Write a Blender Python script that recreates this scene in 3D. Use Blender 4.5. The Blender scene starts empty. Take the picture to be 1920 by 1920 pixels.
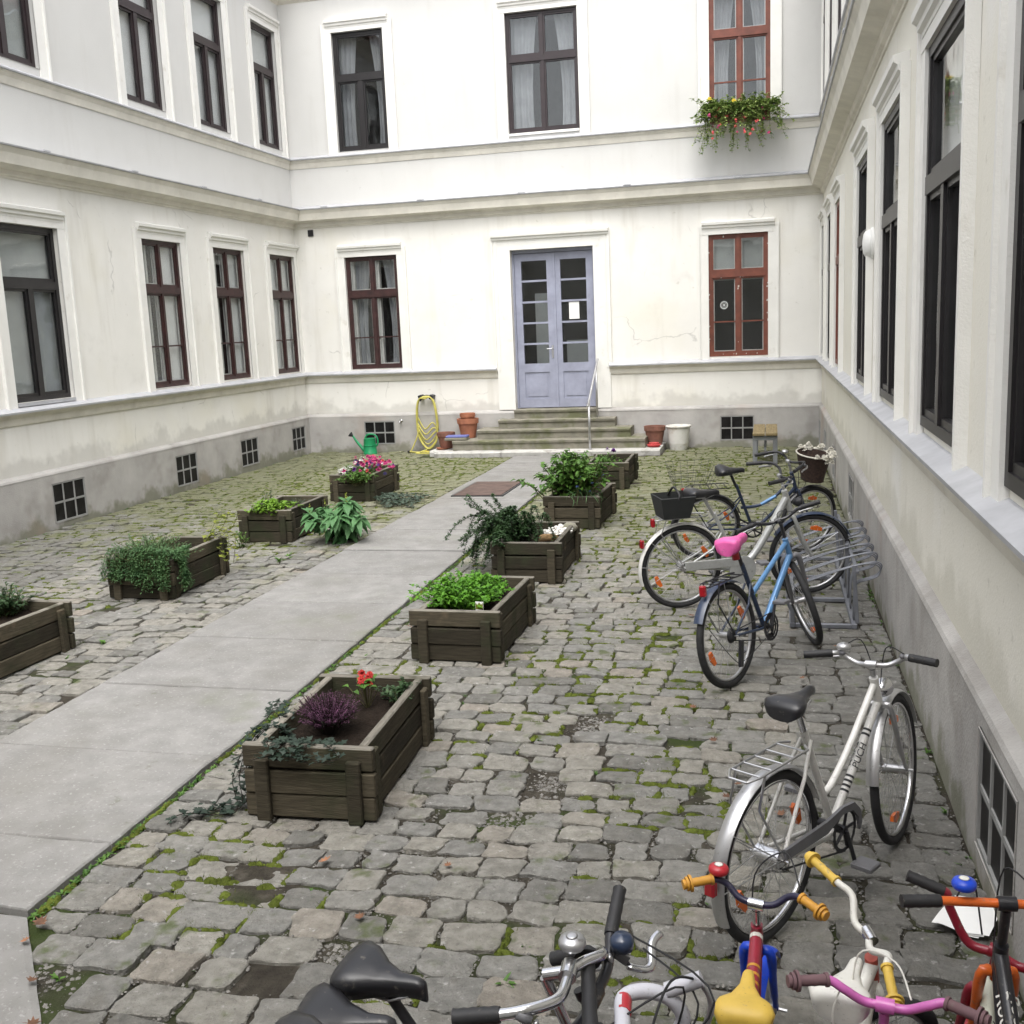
import bpy, bmesh, math, random
from mathutils import Vector, Matrix, noise
R = math.radians
rnd = random.Random(7)
scene = bpy.context.scene
col = scene.collection
# ---------------------------------------------------------------- camera, sky, sun, exposure
CAM_H, PITCH, YAW, ROLL, LENS = 2.3, 9.889, -13.881, 2.424, 37.341
def camera_axes():
    p, y, r = R(PITCH), R(YAW), R(ROLL)
    fwd = Vector((math.sin(y) * math.cos(p), math.cos(y) * math.cos(p), -math.sin(p)))
    right = Vector((math.cos(y), -math.sin(y), 0))
    down = fwd.cross(right)
    return right * math.cos(r) + down * math.sin(r), down * math.cos(r) - right * math.sin(r), fwd
RIGHT, DOWN, FWD = camera_axes()
cd = bpy.data.cameras.new('camera'); cam = bpy.data.objects.new('camera', cd); col.objects.link(cam)
cd.lens = LENS; cd.sensor_width = 36; cd.clip_start = .05; cd.clip_end = 500
m = Matrix.Identity(4)
for i in range(3):
    m[i][0] = RIGHT[i]; m[i][1] = -DOWN[i]; m[i][2] = -FWD[i]
m[2][3] = CAM_H
cam.matrix_world = m
scene.camera = cam
def pixel_of(p):
    v = Vector(p) - Vector((0, 0, CAM_H)); z = v.dot(FWD)
    if z < .1: return None
    return v.dot(RIGHT) / z * 1991.5 + 960, v.dot(DOWN) / z * 1991.5 + 960, z
SUN_EL, SUN_AZ = 66, 170
w = bpy.data.worlds.new('World'); scene.world = w; w.use_nodes = True
nt = w.node_tree; bg = nt.nodes['Background']
sky = nt.nodes.new('ShaderNodeTexSky'); sky.sky_type = 'NISHITA'; sky.sun_disc = False
sky.sun_elevation = R(SUN_EL); sky.sun_rotation = R(SUN_AZ); sky.air_density = 1.0; sky.dust_density = 4.0; sky.ozone_density = 1.0
hs = nt.nodes.new('ShaderNodeHueSaturation'); hs.inputs['Saturation'].default_value = .22   # overcast: a grey-white sky
nt.links.new(sky.outputs[0], hs.inputs['Color']); nt.links.new(hs.outputs[0], bg.inputs[0])
bg.inputs[1].default_value = .15
sd = bpy.data.lights.new('sun', 'SUN'); sun = bpy.data.objects.new('sun', sd); col.objects.link(sun)
sd.energy = 1.0; sd.angle = R(80); sd.color = (1, .97, .93)
sdir = Vector((math.sin(R(SUN_AZ)) * math.cos(R(SUN_EL)), math.cos(R(SUN_AZ)) * math.cos(R(SUN_EL)), math.sin(R(SUN_EL))))
sun.rotation_euler = sdir.to_track_quat('Z', 'Y').to_euler()
sun.location = (0, 8, 30)
scene.view_settings.view_transform = 'Standard'; scene.view_settings.look = 'None'
scene.view_settings.gamma = 1; scene.view_settings.exposure = 1.5
cy = scene.cycles; cy.max_bounces = 6; cy.diffuse_bounces = 3; cy.glossy_bounces = 3; cy.transmission_bounces = 4; cy.transparent_max_bounces = 10; cy.caustics_reflective = False; cy.caustics_refractive = False
# ---------------------------------------------------------------- mesh helpers
class MB:
    def __init__(s): s.v = []; s.f = []; s.mi = []; s.att = None
    def add(s, vs, fs, mi=0):
        o = len(s.v); s.v += [tuple(p) for p in vs]
        for f in fs: s.f.append(tuple(i + o for i in f)); s.mi.append(mi)
    def box(s, a, b, T=None, mi=0):
        x0, y0, z0 = a; x1, y1, z1 = b
        vs = [(x, y, z) for x in (x0, x1) for y in (y0, y1) for z in (z0, z1)]
        if T: vs = [T(*p) for p in vs]
        s.add(vs, [(0, 1, 3, 2), (4, 6, 7, 5), (0, 4, 5, 1), (2, 3, 7, 6), (0, 2, 6, 4), (1, 5, 7, 3)], mi)
    def bbox(s, a, b, bev=.01, M=None, mi=0):       # bevelled box
        c = [(a[i] + b[i]) / 2 for i in range(3)]; h = [(b[i] - a[i]) / 2 for i in range(3)]
        bev = min(bev, min(h) * .6)
        vs = []; idx = {}
        for k in range(3):
            for sx in (-1, 1):
                for sy in (-1, 1):
                    for sz in (-1, 1):
                        sg = (sx, sy, sz)
                        p = [c[i] + sg[i] * (h[i] - (0 if i == k else bev)) for i in range(3)]
                        idx[(k,) + sg] = len(vs); vs.append(p)
        fs = []
        for k in range(3):
            u, w_ = (k + 1) % 3, (k + 2) % 3
            for sg in (-1, 1):
                q = []
                for su, sw in ((-1, -1), (1, -1), (1, 1), (-1, 1)):
                    g = [0, 0, 0]; g[k] = sg; g[u] = su; g[w_] = sw; q.append(idx[(k,) + tuple(g)])
                fs.append(q if sg > 0 else q[::-1])
        for k in range(3):
            u, w_ = (k + 1) % 3, (k + 2) % 3
            for su in (-1, 1):
                for sw in (-1, 1):
                    g0 = [0, 0, 0]; g1 = [0, 0, 0]; g0[k] = -1; g1[k] = 1
                    for g in (g0, g1): g[u] = su; g[w_] = sw
                    q = [idx[(u,) + tuple(g0)], idx[(u,) + tuple(g1)], idx[(w_,) + tuple(g1)], idx[(w_,) + tuple(g0)]]
                    fs.append(q if su * sw > 0 else q[::-1])
        for sx in (-1, 1):
            for sy in (-1, 1):
                for sz in (-1, 1):
                    q = [idx[(k, sx, sy, sz)] for k in range(3)]
                    fs.append(q if sx * sy * sz > 0 else q[::-1])
        if M: vs = [M @ Vector(p) for p in vs]
        s.add(vs, fs, mi)
    def tube(s, pts, r, seg=8, closed=False, caps=True, mi=0, flat=None):
        P = [Vector(p) for p in pts]; n = len(P)
        if n < 2: return
        rs = r if isinstance(r, (list, tuple)) else [r] * n
        tang = []
        for i in range(n):
            a = P[(i - 1) % n] if (closed or i > 0) else P[i]
            b = P[(i + 1) % n] if (closed or i < n - 1) else P[i]
            t = (b - a); tang.append(t.normalized() if t.length > 1e-9 else Vector((0, 0, 1)))
        up = Vector((0, 0, 1)) if abs(tang[0].z) < .9 else Vector((1, 0, 0))
        nrm = (up - tang[0] * up.dot(tang[0])).normalized()
        vs = []
        for i in range(n):
            nrm = (nrm - tang[i] * nrm.dot(tang[i]))
            nrm = nrm.normalized() if nrm.length > 1e-6 else tang[i].orthogonal().normalized()
            bi = tang[i].cross(nrm)
            for k in range(seg):
                a = 2 * math.pi * k / seg
                vs.append(P[i] + nrm * math.cos(a) * rs[i] + bi * math.sin(a) * rs[i] * (flat or 1))
        fs = []
        for i in range(n if closed else n - 1):
            j = (i + 1) % n
            for k in range(seg):
                l = (k + 1) % seg
                fs.append((i * seg + k, i * seg + l, j * seg + l, j * seg + k))
        if caps and not closed:
            fs.append(tuple(range(seg))[::-1]); fs.append(tuple((n - 1) * seg + k for k in range(seg)))
        s.add(vs, fs, mi)
    def lathe(s, prof, seg=20, M=None, mi=0, ax=None):
        vs = []; fs = []; n = len(prof)
        for (r, z) in prof:
            for k in range(seg):
                a = 2 * math.pi * k / seg; p = Vector((r * math.cos(a), r * math.sin(a), z)); vs.append(M @ p if M else p)
        for i in range(n - 1):
            for k in range(seg):
                l = (k + 1) % seg; fs.append((i * seg + k, i * seg + l, (i + 1) * seg + l, (i + 1) * seg + k))
        if prof[0][0] > 1e-6: fs.append(tuple(range(seg))[::-1])
        if prof[-1][0] > 1e-6: fs.append(tuple((n - 1) * seg + k for k in range(seg)))
        s.add(vs, fs, mi)
    def blob(s, c, rad, seg=8, rings=5, jit=0, mi=0):
        vs = []; fs = []
        for i in range(rings + 1):
            th = math.pi * i / rings
            for k in range(seg):
                a = 2 * math.pi * k / seg; q = 1 + jit * (rnd.random() - .5)
                vs.append((c[0] + rad[0] * q * math.sin(th) * math.cos(a), c[1] + rad[1] * q * math.sin(th) * math.sin(a), c[2] + rad[2] * q * math.cos(th)))
        for i in range(rings):
            for k in range(seg):
                l = (k + 1) % seg; fs.append((i * seg + k, (i + 1) * seg + k, (i + 1) * seg + l, i * seg + l))
        s.add(vs, fs, mi)
    def mesh(s, name, mats, smooth=False, recalc=False):
        me = bpy.data.meshes.new(name); me.from_pydata(s.v, [], s.f)
        ml = mats if isinstance(mats, (list, tuple)) else [mats]
        for x in ml: me.materials.append(MAT[x] if isinstance(x, str) else x)
        if len(ml) > 1: me.polygons.foreach_set('material_index', s.mi)
        if s.att is not None:
            at = me.attributes.new('tint', 'FLOAT', 'POINT'); at.data.foreach_set('value', s.att)
        if recalc:
            bm = bmesh.new(); bm.from_mesh(me); bmesh.ops.recalc_face_normals(bm, faces=bm.faces); bm.to_mesh(me); bm.free()
        if smooth: me.polygons.foreach_set('use_smooth', [True] * len(me.polygons))
        me.update(); return me
    def build(s, name, mats, parent=None, smooth=False, recalc=False, autosmooth=None):
        me = s.mesh(name, mats, smooth, recalc)
        if autosmooth: me.set_sharp_from_angle(angle=R(autosmooth))
        o = bpy.data.objects.new(name, me); col.objects.link(o)
        if parent: o.parent = parent
        return o
def tag(o, label=None, cat=None, group=None, kind=None):
    if label: o['label'] = label
    if cat: o['category'] = cat
    if group: o['group'] = group
    if kind: o['kind'] = kind
    return o
def thing(name, label, cat, loc=(0, 0, 0), rz=0, group=None):
    o = bpy.data.objects.new(name, None); col.objects.link(o); o.empty_display_size = .1
    o.location = loc; o.rotation_euler = (0, 0, rz)
    return tag(o, label, cat, group)
def copy_tree(o, parent=None):
    c = o.copy(); col.objects.link(c); c.parent = parent
    for ch in o.children: copy_tree(ch, c)
    return c
def smooth_path(ctrl, n=6, closed=False):
    P = [Vector(p) for p in ctrl]; out = []; N = len(P)
    rng = range(N if closed else N - 1)
    for i in rng:
        if closed: a, b, c, d = P[(i - 1) % N], P[i], P[(i + 1) % N], P[(i + 2) % N]
        else: a, b, c, d = P[max(i - 1, 0)], P[i], P[i + 1], P[min(i + 2, N - 1)]
        for k in range(n):
            t = k / n
            out.append(.5 * ((2 * b) + (c - a) * t + (2 * a - 5 * b + 4 * c - d) * t * t + (3 * b - a - 3 * c + d) * t ** 3))
    if not closed: out.append(P[-1])
    return out
def fbm(x, y, z=0, o=3):
    return noise.fractal(Vector((x, y, z)), 1, 2, o)
# ---------------------------------------------------------------- materials
MAT = {}
def mat(name, c, rough=.6, metal=0, var=.12, vscale=6, bump=0, bscale=40, c2=None, coord='pos', stretch=(1, 1, 1), spec=.5, rand=0, trans=0, coat=0, sss=0):
    m_ = bpy.data.materials.new(name); m_.use_nodes = True; MAT[name] = m_
    n, l = m_.node_tree.nodes, m_.node_tree.links; b = n['Principled BSDF']
    b.inputs['Roughness'].default_value = rough; b.inputs['Metallic'].default_value = metal
    b.inputs['Specular IOR Level'].default_value = spec
    if coat: b.inputs['Coat Weight'].default_value = coat; b.inputs['Coat Roughness'].default_value = .15
    if coord == 'pos': g = n.new('ShaderNodeNewGeometry'); src = g.outputs['Position']
    else: g = n.new('ShaderNodeTexCoord'); src = g.outputs['Object']
    mp = n.new('ShaderNodeMapping'); mp.inputs['Scale'].default_value = stretch; l.new(src, mp.inputs[0])
    no = n.new('ShaderNodeTexNoise'); no.inputs['Scale'].default_value = vscale; no.inputs['Detail'].default_value = 4; no.inputs['Roughness'].default_value = .62
    l.new(mp.outputs[0], no.inputs[0])
    c2 = c2 or tuple(x * (1 - 2.2 * var) for x in c)
    rp = n.new('ShaderNodeValToRGB'); rp.color_ramp.elements[0].position = .32; rp.color_ramp.elements[1].position = .68
    rp.color_ramp.elements[0].color = (*c2, 1); rp.color_ramp.elements[1].color = (*c, 1)
    l.new(no.outputs[0], rp.inputs[0]); out = rp.outputs[0]
    if rand:
        oi = n.new('ShaderNodeObjectInfo'); mr = n.new('ShaderNodeMapRange'); mr.inputs[3].default_value = 1 - rand; mr.inputs[4].default_value = 1 + rand
        l.new(oi.outputs['Random'], mr.inputs[0]); hv = n.new('ShaderNodeHueSaturation'); l.new(mr.outputs[0], hv.inputs['Value']); l.new(out, hv.inputs['Color']); out = hv.outputs[0]
    l.new(out, b.inputs['Base Color'])
    if trans:
        b.inputs['Roughness'].default_value = rough
        tr = n.new('ShaderNodeBsdfTranslucent'); l.new(out, tr.inputs[0]); mx = n.new('ShaderNodeMixShader'); mx.inputs[0].default_value = trans
        l.new(b.outputs[0], mx.inputs[1]); l.new(tr.outputs[0], mx.inputs[2]); l.new(mx.outputs[0], n['Material Output'].inputs[0])
    if bump:
        nb = n.new('ShaderNodeTexNoise'); nb.inputs['Scale'].default_value = bscale; nb.inputs['Detail'].default_value = 3; l.new(mp.outputs[0], nb.inputs[0])
        bp = n.new('ShaderNodeBump'); bp.inputs['Strength'].default_value = min(1, bump); bp.inputs['Distance'].default_value = .01; l.new(nb.outputs[0], bp.inputs['Height']); l.new(bp.outputs[0], b.inputs['Normal'])
    return m_
def nodes_of(name):
    m_ = MAT[name]; return m_.node_tree.nodes, m_.node_tree.links
def overlay(name, colr, scale, lo, hi, amount=1, stretch=(1, 1, 1), zfade=None, axis='Z', detail=3, offset=0):
    """a further stain layer with its own noisy shape; zfade=(z_full, z_none) limits it to a zone that the noise frays"""
    n, l = nodes_of(name); b = n['Principled BSDF']
    old = b.inputs['Base Color'].links[0].from_socket
    g = n.new('ShaderNodeNewGeometry'); mp = n.new('ShaderNodeMapping'); mp.inputs['Scale'].default_value = stretch; mp.inputs['Location'].default_value = (offset, offset * .7, 0); l.new(g.outputs['Position'], mp.inputs[0])
    no = n.new('ShaderNodeTexNoise'); no.inputs['Scale'].default_value = scale; no.inputs['Detail'].default_value = detail; no.inputs['Roughness'].default_value = .65; l.new(mp.outputs[0], no.inputs[0])
    f = no.outputs[0]
    if zfade:
        sp = n.new('ShaderNodeSeparateXYZ'); l.new(g.outputs['Position'], sp.inputs[0])
        mr = n.new('ShaderNodeMapRange'); mr.inputs[1].default_value = zfade[0]; mr.inputs[2].default_value = zfade[1]; mr.inputs[3].default_value = .3; mr.inputs[4].default_value = -.3; l.new(sp.outputs[axis], mr.inputs[0])
        ad = n.new('ShaderNodeMath'); ad.operation = 'ADD'; l.new(f, ad.inputs[0]); l.new(mr.outputs[0], ad.inputs[1]); f = ad.outputs[0]
    m2 = n.new('ShaderNodeMapRange'); m2.interpolation_type = 'SMOOTHSTEP'; m2.inputs[1].default_value = lo; m2.inputs[2].default_value = hi; m2.inputs[4].default_value = amount; l.new(f, m2.inputs[0])
    mx = n.new('ShaderNodeMix'); mx.data_type = 'RGBA'; l.new(m2.outputs[0], mx.inputs[0]); l.new(old, mx.inputs[6]); mx.inputs[7].default_value = (*colr, 1)
    l.new(mx.outputs[2], b.inputs['Base Color'])
# plaster, stone, concrete
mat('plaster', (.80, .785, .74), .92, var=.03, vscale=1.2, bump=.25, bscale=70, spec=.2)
overlay('plaster', (.62, .60, .56), 2.2, .58, .80, .45)
overlay('plaster', (.46, .44, .37), 9, .66, .78, .45, offset=4)
overlay('plaster', (.72, .69, .58), .5, .5, .75, .5, offset=9)
overlay('plaster', (.52, .49, .42), 3, .52, .8, .4, stretch=(1, 1, .15), offset=2)
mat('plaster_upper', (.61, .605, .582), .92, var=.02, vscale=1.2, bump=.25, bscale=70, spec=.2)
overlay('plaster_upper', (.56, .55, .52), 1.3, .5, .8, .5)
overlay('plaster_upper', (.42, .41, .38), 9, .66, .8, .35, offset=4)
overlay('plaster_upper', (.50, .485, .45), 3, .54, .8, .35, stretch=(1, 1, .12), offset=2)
mat('plaster_trim', (.80, .79, .75), .9, var=.04, vscale=2, bump=.3, bscale=90, spec=.2)
overlay('plaster_trim', (.55, .52, .45), 5, .6, .8, .5)
MAT['plaster'].copy().name = 'plaster_cream'
MAT['plaster_cream'] = bpy.data.materials['plaster_cream']
mat('moulding', (.74, .71, .63), .9, var=.08, vscale=2.5, bump=.25, bscale=80, spec=.2)
overlay('moulding', (.50, .46, .38), 4, .55, .8, .45)
mat('plinth', (.44, .425, .405), .95, var=.1, vscale=2, bump=.4, bscale=60, spec=.2)
overlay('plinth', (.27, .255, .235), 1.7, .48, .72, .7)
overlay('plinth', (.13, .135, .075), 2.3, .5, .72, .65, zfade=(-.05, .45))
overlay('plinth', (.36, .27, .22), .6, .55, .75, .6, offset=5)
mat('zinc', (.46, .465, .485), .55, .0, var=.1, vscale=5)
mat('roof', (.16, .06, .04), .8)
mat('concrete', (.245, .240, .230), .95, var=.10, vscale=5, bump=.55, bscale=120, spec=.2, rand=.05)
overlay('concrete', (.165, .160, .148), 1.6, .44, .74, .7)
overlay('concrete', (.18, .172, .155), .45, .48, .70, .6, stretch=(1, .5, 1), offset=21)
overlay('concrete', (.12, .12, .09), 12, .62, .78, .5, offset=3)
overlay('concrete', (.34, .335, .325), 45, .56, .72, .6, offset=6)
overlay('concrete', (.13, .125, .115), 60, .58, .74, .5, offset=16)
overlay('concrete', (.13, .145, .085), 1.1, .56, .8, .5, offset=8)
mat('step_stone', (.26, .245, .20), .95, var=.14, vscale=5, bump=.5, bscale=70, spec=.2)
overlay('step_stone', (.12, .13, .06), 2.6, .45, .68, .75)
mat('pale_stone', (.50, .49, .46), .9, var=.12, vscale=6, bump=.5, bscale=70)
overlay('pale_stone', (.2, .19, .16), 5, .52, .7, .7)
overlay('plaster', (.50, .485, .45), 2.0, .50, .74, .6, zfade=(.78, 1.25), offset=12)
def cracks(name, scale, mask_lo):
    n, l = nodes_of(name); b = n['Principled BSDF']; old = b.inputs['Base Color'].links[0].from_socket
    g = n.new('ShaderNodeNewGeometry'); no = n.new('ShaderNodeTexNoise'); no.inputs['Scale'].default_value = 1.4; no.inputs['Detail'].default_value = 4; l.new(g.outputs['Position'], no.inputs[0])
    mxv = n.new('ShaderNodeMix'); mxv.data_type = 'RGBA'; mxv.inputs[0].default_value = .35; l.new(g.outputs['Position'], mxv.inputs[6]); l.new(no.outputs['Color'], mxv.inputs[7])
    vo = n.new('ShaderNodeTexVoronoi'); vo.feature = 'DISTANCE_TO_EDGE'; vo.inputs['Scale'].default_value = scale; l.new(mxv.outputs[2], vo.inputs['Vector'])
    m1 = n.new('ShaderNodeMapRange'); m1.inputs[1].default_value = .0; m1.inputs[2].default_value = .006; m1.inputs[3].default_value = 1; m1.inputs[4].default_value = 0; l.new(vo.outputs[0], m1.inputs[0])
    m2 = n.new('ShaderNodeMapRange'); m2.inputs[1].default_value = mask_lo; m2.inputs[2].default_value = mask_lo + .06; m2.inputs[4].default_value = .32; l.new(no.outputs[0], m2.inputs[0])
    mu = n.new('ShaderNodeMath'); mu.operation = 'MULTIPLY'; l.new(m1.outputs[0], mu.inputs[0]); l.new(m2.outputs[0], mu.inputs[1])
    mx = n.new('ShaderNodeMix'); mx.data_type = 'RGBA'; l.new(mu.outputs[0], mx.inputs[0]); l.new(old, mx.inputs[6]); mx.inputs[7].default_value = (.12, .11, .10, 1); l.new(mx.outputs[2], b.inputs['Base Color'])
cracks('plaster', .9, .54)
overlay('plaster_cream', (.74, .71, .61), .8, .2, .5, .6, offset=31); overlay('plaster_cream', (.52, .50, .42), 1.6, .50, .74, .5, zfade=(.78, 1.3), offset=12); overlay('plaster_cream', (.45, .43, .36), 14, .62, .74, .4, offset=33)
# soil and cobbles
mat('soil', (.085, .075, .06), 1, var=.2, vscale=14, bump=1, bscale=90, spec=.1)
overlay('soil', (.15, .135, .11), 6, .5, .7, .7)
overlay('soil', (.055, .085, .02), .9, .47, .62, .75, offset=1)
mat('potting_soil', (.022, .016, .012), 1, var=.2, vscale=30, bump=1, bscale=80, spec=.1)
def cobble_material():
    m_ = mat('cobble', (.325, .316, .290), .92, var=.16, vscale=16, bump=1, bscale=42, spec=.25)
    n, l = nodes_of('cobble'); b = n['Principled BSDF']
    old = b.inputs['Base Color'].links[0].from_socket
    at = n.new('ShaderNodeAttribute'); at.attribute_name = 'tint'
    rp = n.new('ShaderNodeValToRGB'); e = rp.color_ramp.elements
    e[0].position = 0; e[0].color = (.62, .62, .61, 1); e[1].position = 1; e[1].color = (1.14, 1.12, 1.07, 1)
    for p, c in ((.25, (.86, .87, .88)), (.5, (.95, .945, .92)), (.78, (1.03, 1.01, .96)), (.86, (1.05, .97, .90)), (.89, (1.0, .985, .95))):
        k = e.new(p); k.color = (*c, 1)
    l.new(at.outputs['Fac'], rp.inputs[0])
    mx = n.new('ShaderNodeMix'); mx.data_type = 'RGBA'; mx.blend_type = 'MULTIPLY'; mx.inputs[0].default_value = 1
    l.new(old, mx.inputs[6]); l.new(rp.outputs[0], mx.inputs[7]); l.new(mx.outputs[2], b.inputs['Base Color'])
    overlay('cobble', (.16, .15, .13), 7, .5, .72, .6, offset=2)
    overlay('cobble', (.52, .51, .49), 26, .60, .74, .55, offset=7)
    overlay('cobble', (.10, .095, .085), 40, .62, .74, .5, offset=17)
    overlay('cobble', (.15, .16, .06), 3.2, .46, .72, .6, zfade=(15, 5), axis='Y', offset=3)
    overlay('cobble', (.085, .11, .028), 5, .58, .72, .75, offset=11)
cobble_material()
for nm, dist_ in (('cobble', .03), ('soil', .03), ('concrete', .006)):
    for n_ in MAT[nm].node_tree.nodes:
        if n_.type == 'BUMP':
            n_.inputs['Distance'].default_value = dist_; t_ = n_.inputs['Height'].links[0].from_node; t_.inputs['Detail'].default_value = 7; t_.inputs['Roughness'].default_value = .68
mat('moss', (.12, .15, .028), 1, var=.3, vscale=12, bump=.8, bscale=200, spec=.1)
mat('gravel', (.26, .25, .23), .9, var=.3, vscale=18, spec=.2)
# wood
mat('planter_wood', (.066, .056, .038), .9, var=.22, vscale=9, bump=.5, bscale=30, coord='obj', stretch=(.7, 6, 6), rand=.5, spec=.2)
overlay('planter_wood', (.030, .036, .018), 2.6, .46, .68, .75)
overlay('planter_wood', (.17, .13, .085), 3.5, .6, .8, .55, offset=4)
mat('planter_rim', (.20, .185, .155), .9, var=.2, vscale=9, bump=.5, bscale=30, coord='obj', stretch=(.7, 6, 6), rand=.25, spec=.2)
overlay('planter_rim', (.05, .05, .03), 5, .52, .7, .7)
mat('bench_wood', (.25, .19, .09), .8, var=.2, vscale=8, bump=.3, bscale=30, coord='obj', stretch=(6, .6, 6))
mat('bench_grey', (.22, .23, .24), .7)
# paint
mat('frame_black', (.016, .014, .015), .42, var=.2)
mat('frame_brown', (.030, .018, .020), .4, var=.2)
mat('frame_oxblood', (.050, .018, .017), .5, var=.25, vscale=9)
mat('frame_redbrown', (.19, .055, .032), .5, var=.18, vscale=7)
mat('chipped', (.62, .60, .55), .8)
mat('door_blue', (.315, .33, .42), .5, var=.1, vscale=4)
mat('sash_white', (.62, .61, .58), .6, var=.1)
mat('curtain', (.42, .43, .45), .95, var=.1, vscale=3, trans=.3)
mat('blind', (.78, .78, .77), .9, var=.06, vscale=1.5)
mat('blind_reflection_grey', (.42, .44, .43), .9, var=.12, vscale=1.5)
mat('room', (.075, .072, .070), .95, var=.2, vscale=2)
mat('cellar_dark', (.018, .017, .017), .45, var=.3, vscale=6, spec=.15)
mat('cellar_frame', (.30, .30, .29), .7)
mat('white_plastic', (.68, .67, .63), .4, var=.05)
mat('paper', (.82, .82, .80), .9, var=.03)
mat('ink', (.03, .03, .035), .8)
def glass(name, tint=(1, 1, 1), ior=1.5):
    m_ = bpy.data.materials.new(name); m_.use_nodes = True; MAT[name] = m_
    n, l = m_.node_tree.nodes, m_.node_tree.links; n.remove(n['Principled BSDF'])
    t = n.new('ShaderNodeBsdfTransparent'); t.inputs[0].default_value = (*tint, 1)
    g = n.new('ShaderNodeBsdfGlossy'); g.inputs['Roughness'].default_value = .02
    fr = n.new('ShaderNodeFresnel'); fr.inputs[0].default_value = ior
    g2 = n.new('ShaderNodeNewGeometry'); no = n.new('ShaderNodeTexNoise'); no.inputs['Scale'].default_value = 2.5; no.inputs['Detail'].default_value = 1; l.new(g2.outputs['Position'], no.inputs[0])
    bp = n.new('ShaderNodeBump'); bp.inputs['Strength'].default_value = .15; bp.inputs['Distance'].default_value = .02; l.new(no.outputs[0], bp.inputs['Height']); l.new(bp.outputs[0], g.inputs['Normal'])
    inv = n.new('ShaderNodeMath'); inv.operation = 'SUBTRACT'; inv.inputs[0].default_value = 1; l.new(g2.outputs['Backfacing'], inv.inputs[1]); mu = n.new('ShaderNodeMath'); mu.operation = 'MULTIPLY'; l.new(inv.outputs[0], mu.inputs[0]); l.new(fr.outputs[0], mu.inputs[1])
    mx = n.new('ShaderNodeMixShader'); l.new(mu.outputs[0], mx.inputs[0]); l.new(t.outputs[0], mx.inputs[1]); l.new(g.outputs[0], mx.inputs[2]); l.new(mx.outputs[0], n['Material Output'].inputs[0])
glass('pane', (.93, .94, .94), 2.0)
# metal, rubber, plastics
mat('steel', (.55, .55, .56), .35, .9, var=.08)
mat('chrome', (.68, .68, .70), .18, 1, var=.04)
mat('alloy', (.52, .52, .53), .38, .85, var=.06)
mat('rack_steel', (.20, .21, .235), .55, .4, var=.15)
mat('dark_steel', (.045, .045, .05), .45, .5, var=.2)
mat('rubber', (.022, .022, .024), .75, var=.25, vscale=20)
mat('rubber_grip', (.020, .020, .022), .6, var=.2, vscale=20)
mat('saddle_black', (.020, .020, .023), .36, var=.15)
mat('rust_plate', (.115, .075, .062), .85, var=.2, vscale=8, bump=.3, bscale=60)
mat('red_light', (.32, .012, .018), .15, coat=.5)
mat('orange_reflector', (.75, .15, .02), .25, coat=.4)
mat('terracotta', (.40, .155, .085), .85, var=.12, vscale=7, bump=.2)
overlay('terracotta', (.45, .30, .22), 5, .6, .8, .5)
mat('old_terracotta', (.26, .12, .085), .9, var=.2, vscale=7)
mat('can_green', (.012, .26, .10), .4, var=.1)
mat('hose', (.55, .50, .12), .5, var=.15, vscale=9)
mat('blue_box', (.14, .16, .42), .6)
mat('lamp_white', (.80, .80, .78), .4, var=.04)
mat('wicker', (.055, .030, .022), .8, var=.3, vscale=40)
mat('rose_white', (.72, .69, .60), .8, var=.15, vscale=30, trans=.2)
# leaves and flowers
for nm, c, c2 in (('leaf_mid', (.105, .215, .035), (.05, .12, .02)), ('leaf_dark', (.05, .10, .035), (.024, .055, .02)), ('leaf_lime', (.19, .33, .03), (.09, .19, .018)),
                  ('leaf_parsley', (.13, .33, .02), (.055, .17, .012)), ('leaf_grey', (.085, .12, .085), (.045, .07, .052)), ('leaf_blue', (.105, .20, .075), (.05, .115, .045)),
                  ('leaf_big', (.10, .225, .085), (.065, .16, .06)), ('leaf_ivy', (.032, .055, .036), (.018, .03, .022)), ('leaf_yellow', (.26, .28, .04), (.12, .16, .02)), ('leaf_trail', (.34, .42, .14), (.20, .29, .08))):
    mat(nm, c, .55, c2=c2, vscale=9, spec=.35, trans=.25)
for nm, c in (('petal_pink', (.62, .06, .22)), ('petal_magenta', (.48, .03, .17)), ('petal_red', (.55, .03, .025)), ('petal_coral', (.70, .10, .10)), ('petal_white', (.78, .77, .72)), ('petal_navy', (.03, .02, .09)), ('petal_purple', (.12, .02, .20)), ('petal_yellow', (.75, .55, .03)), ('petal_blue', (.16, .24, .55))):
    mat(nm, c, .7, var=.15, vscale=40, trans=.25)
mat('heather', (.13, .045, .10), .9, var=.3, vscale=30, trans=.1)
mat('stem', (.09, .085, .03), .8, var=.2)
mat('stem_dark', (.035, .026, .018), .9, var=.2)
mat('dead_leaf', (.24, .11, .055), .8, var=.3, vscale=25, rand=.4)
mat('pebble_white', (.66, .64, .60), .7, var=.15, vscale=20)
mat('bark', (.30, .19, .09), .9, var=.3, vscale=12, bump=.6)
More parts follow.
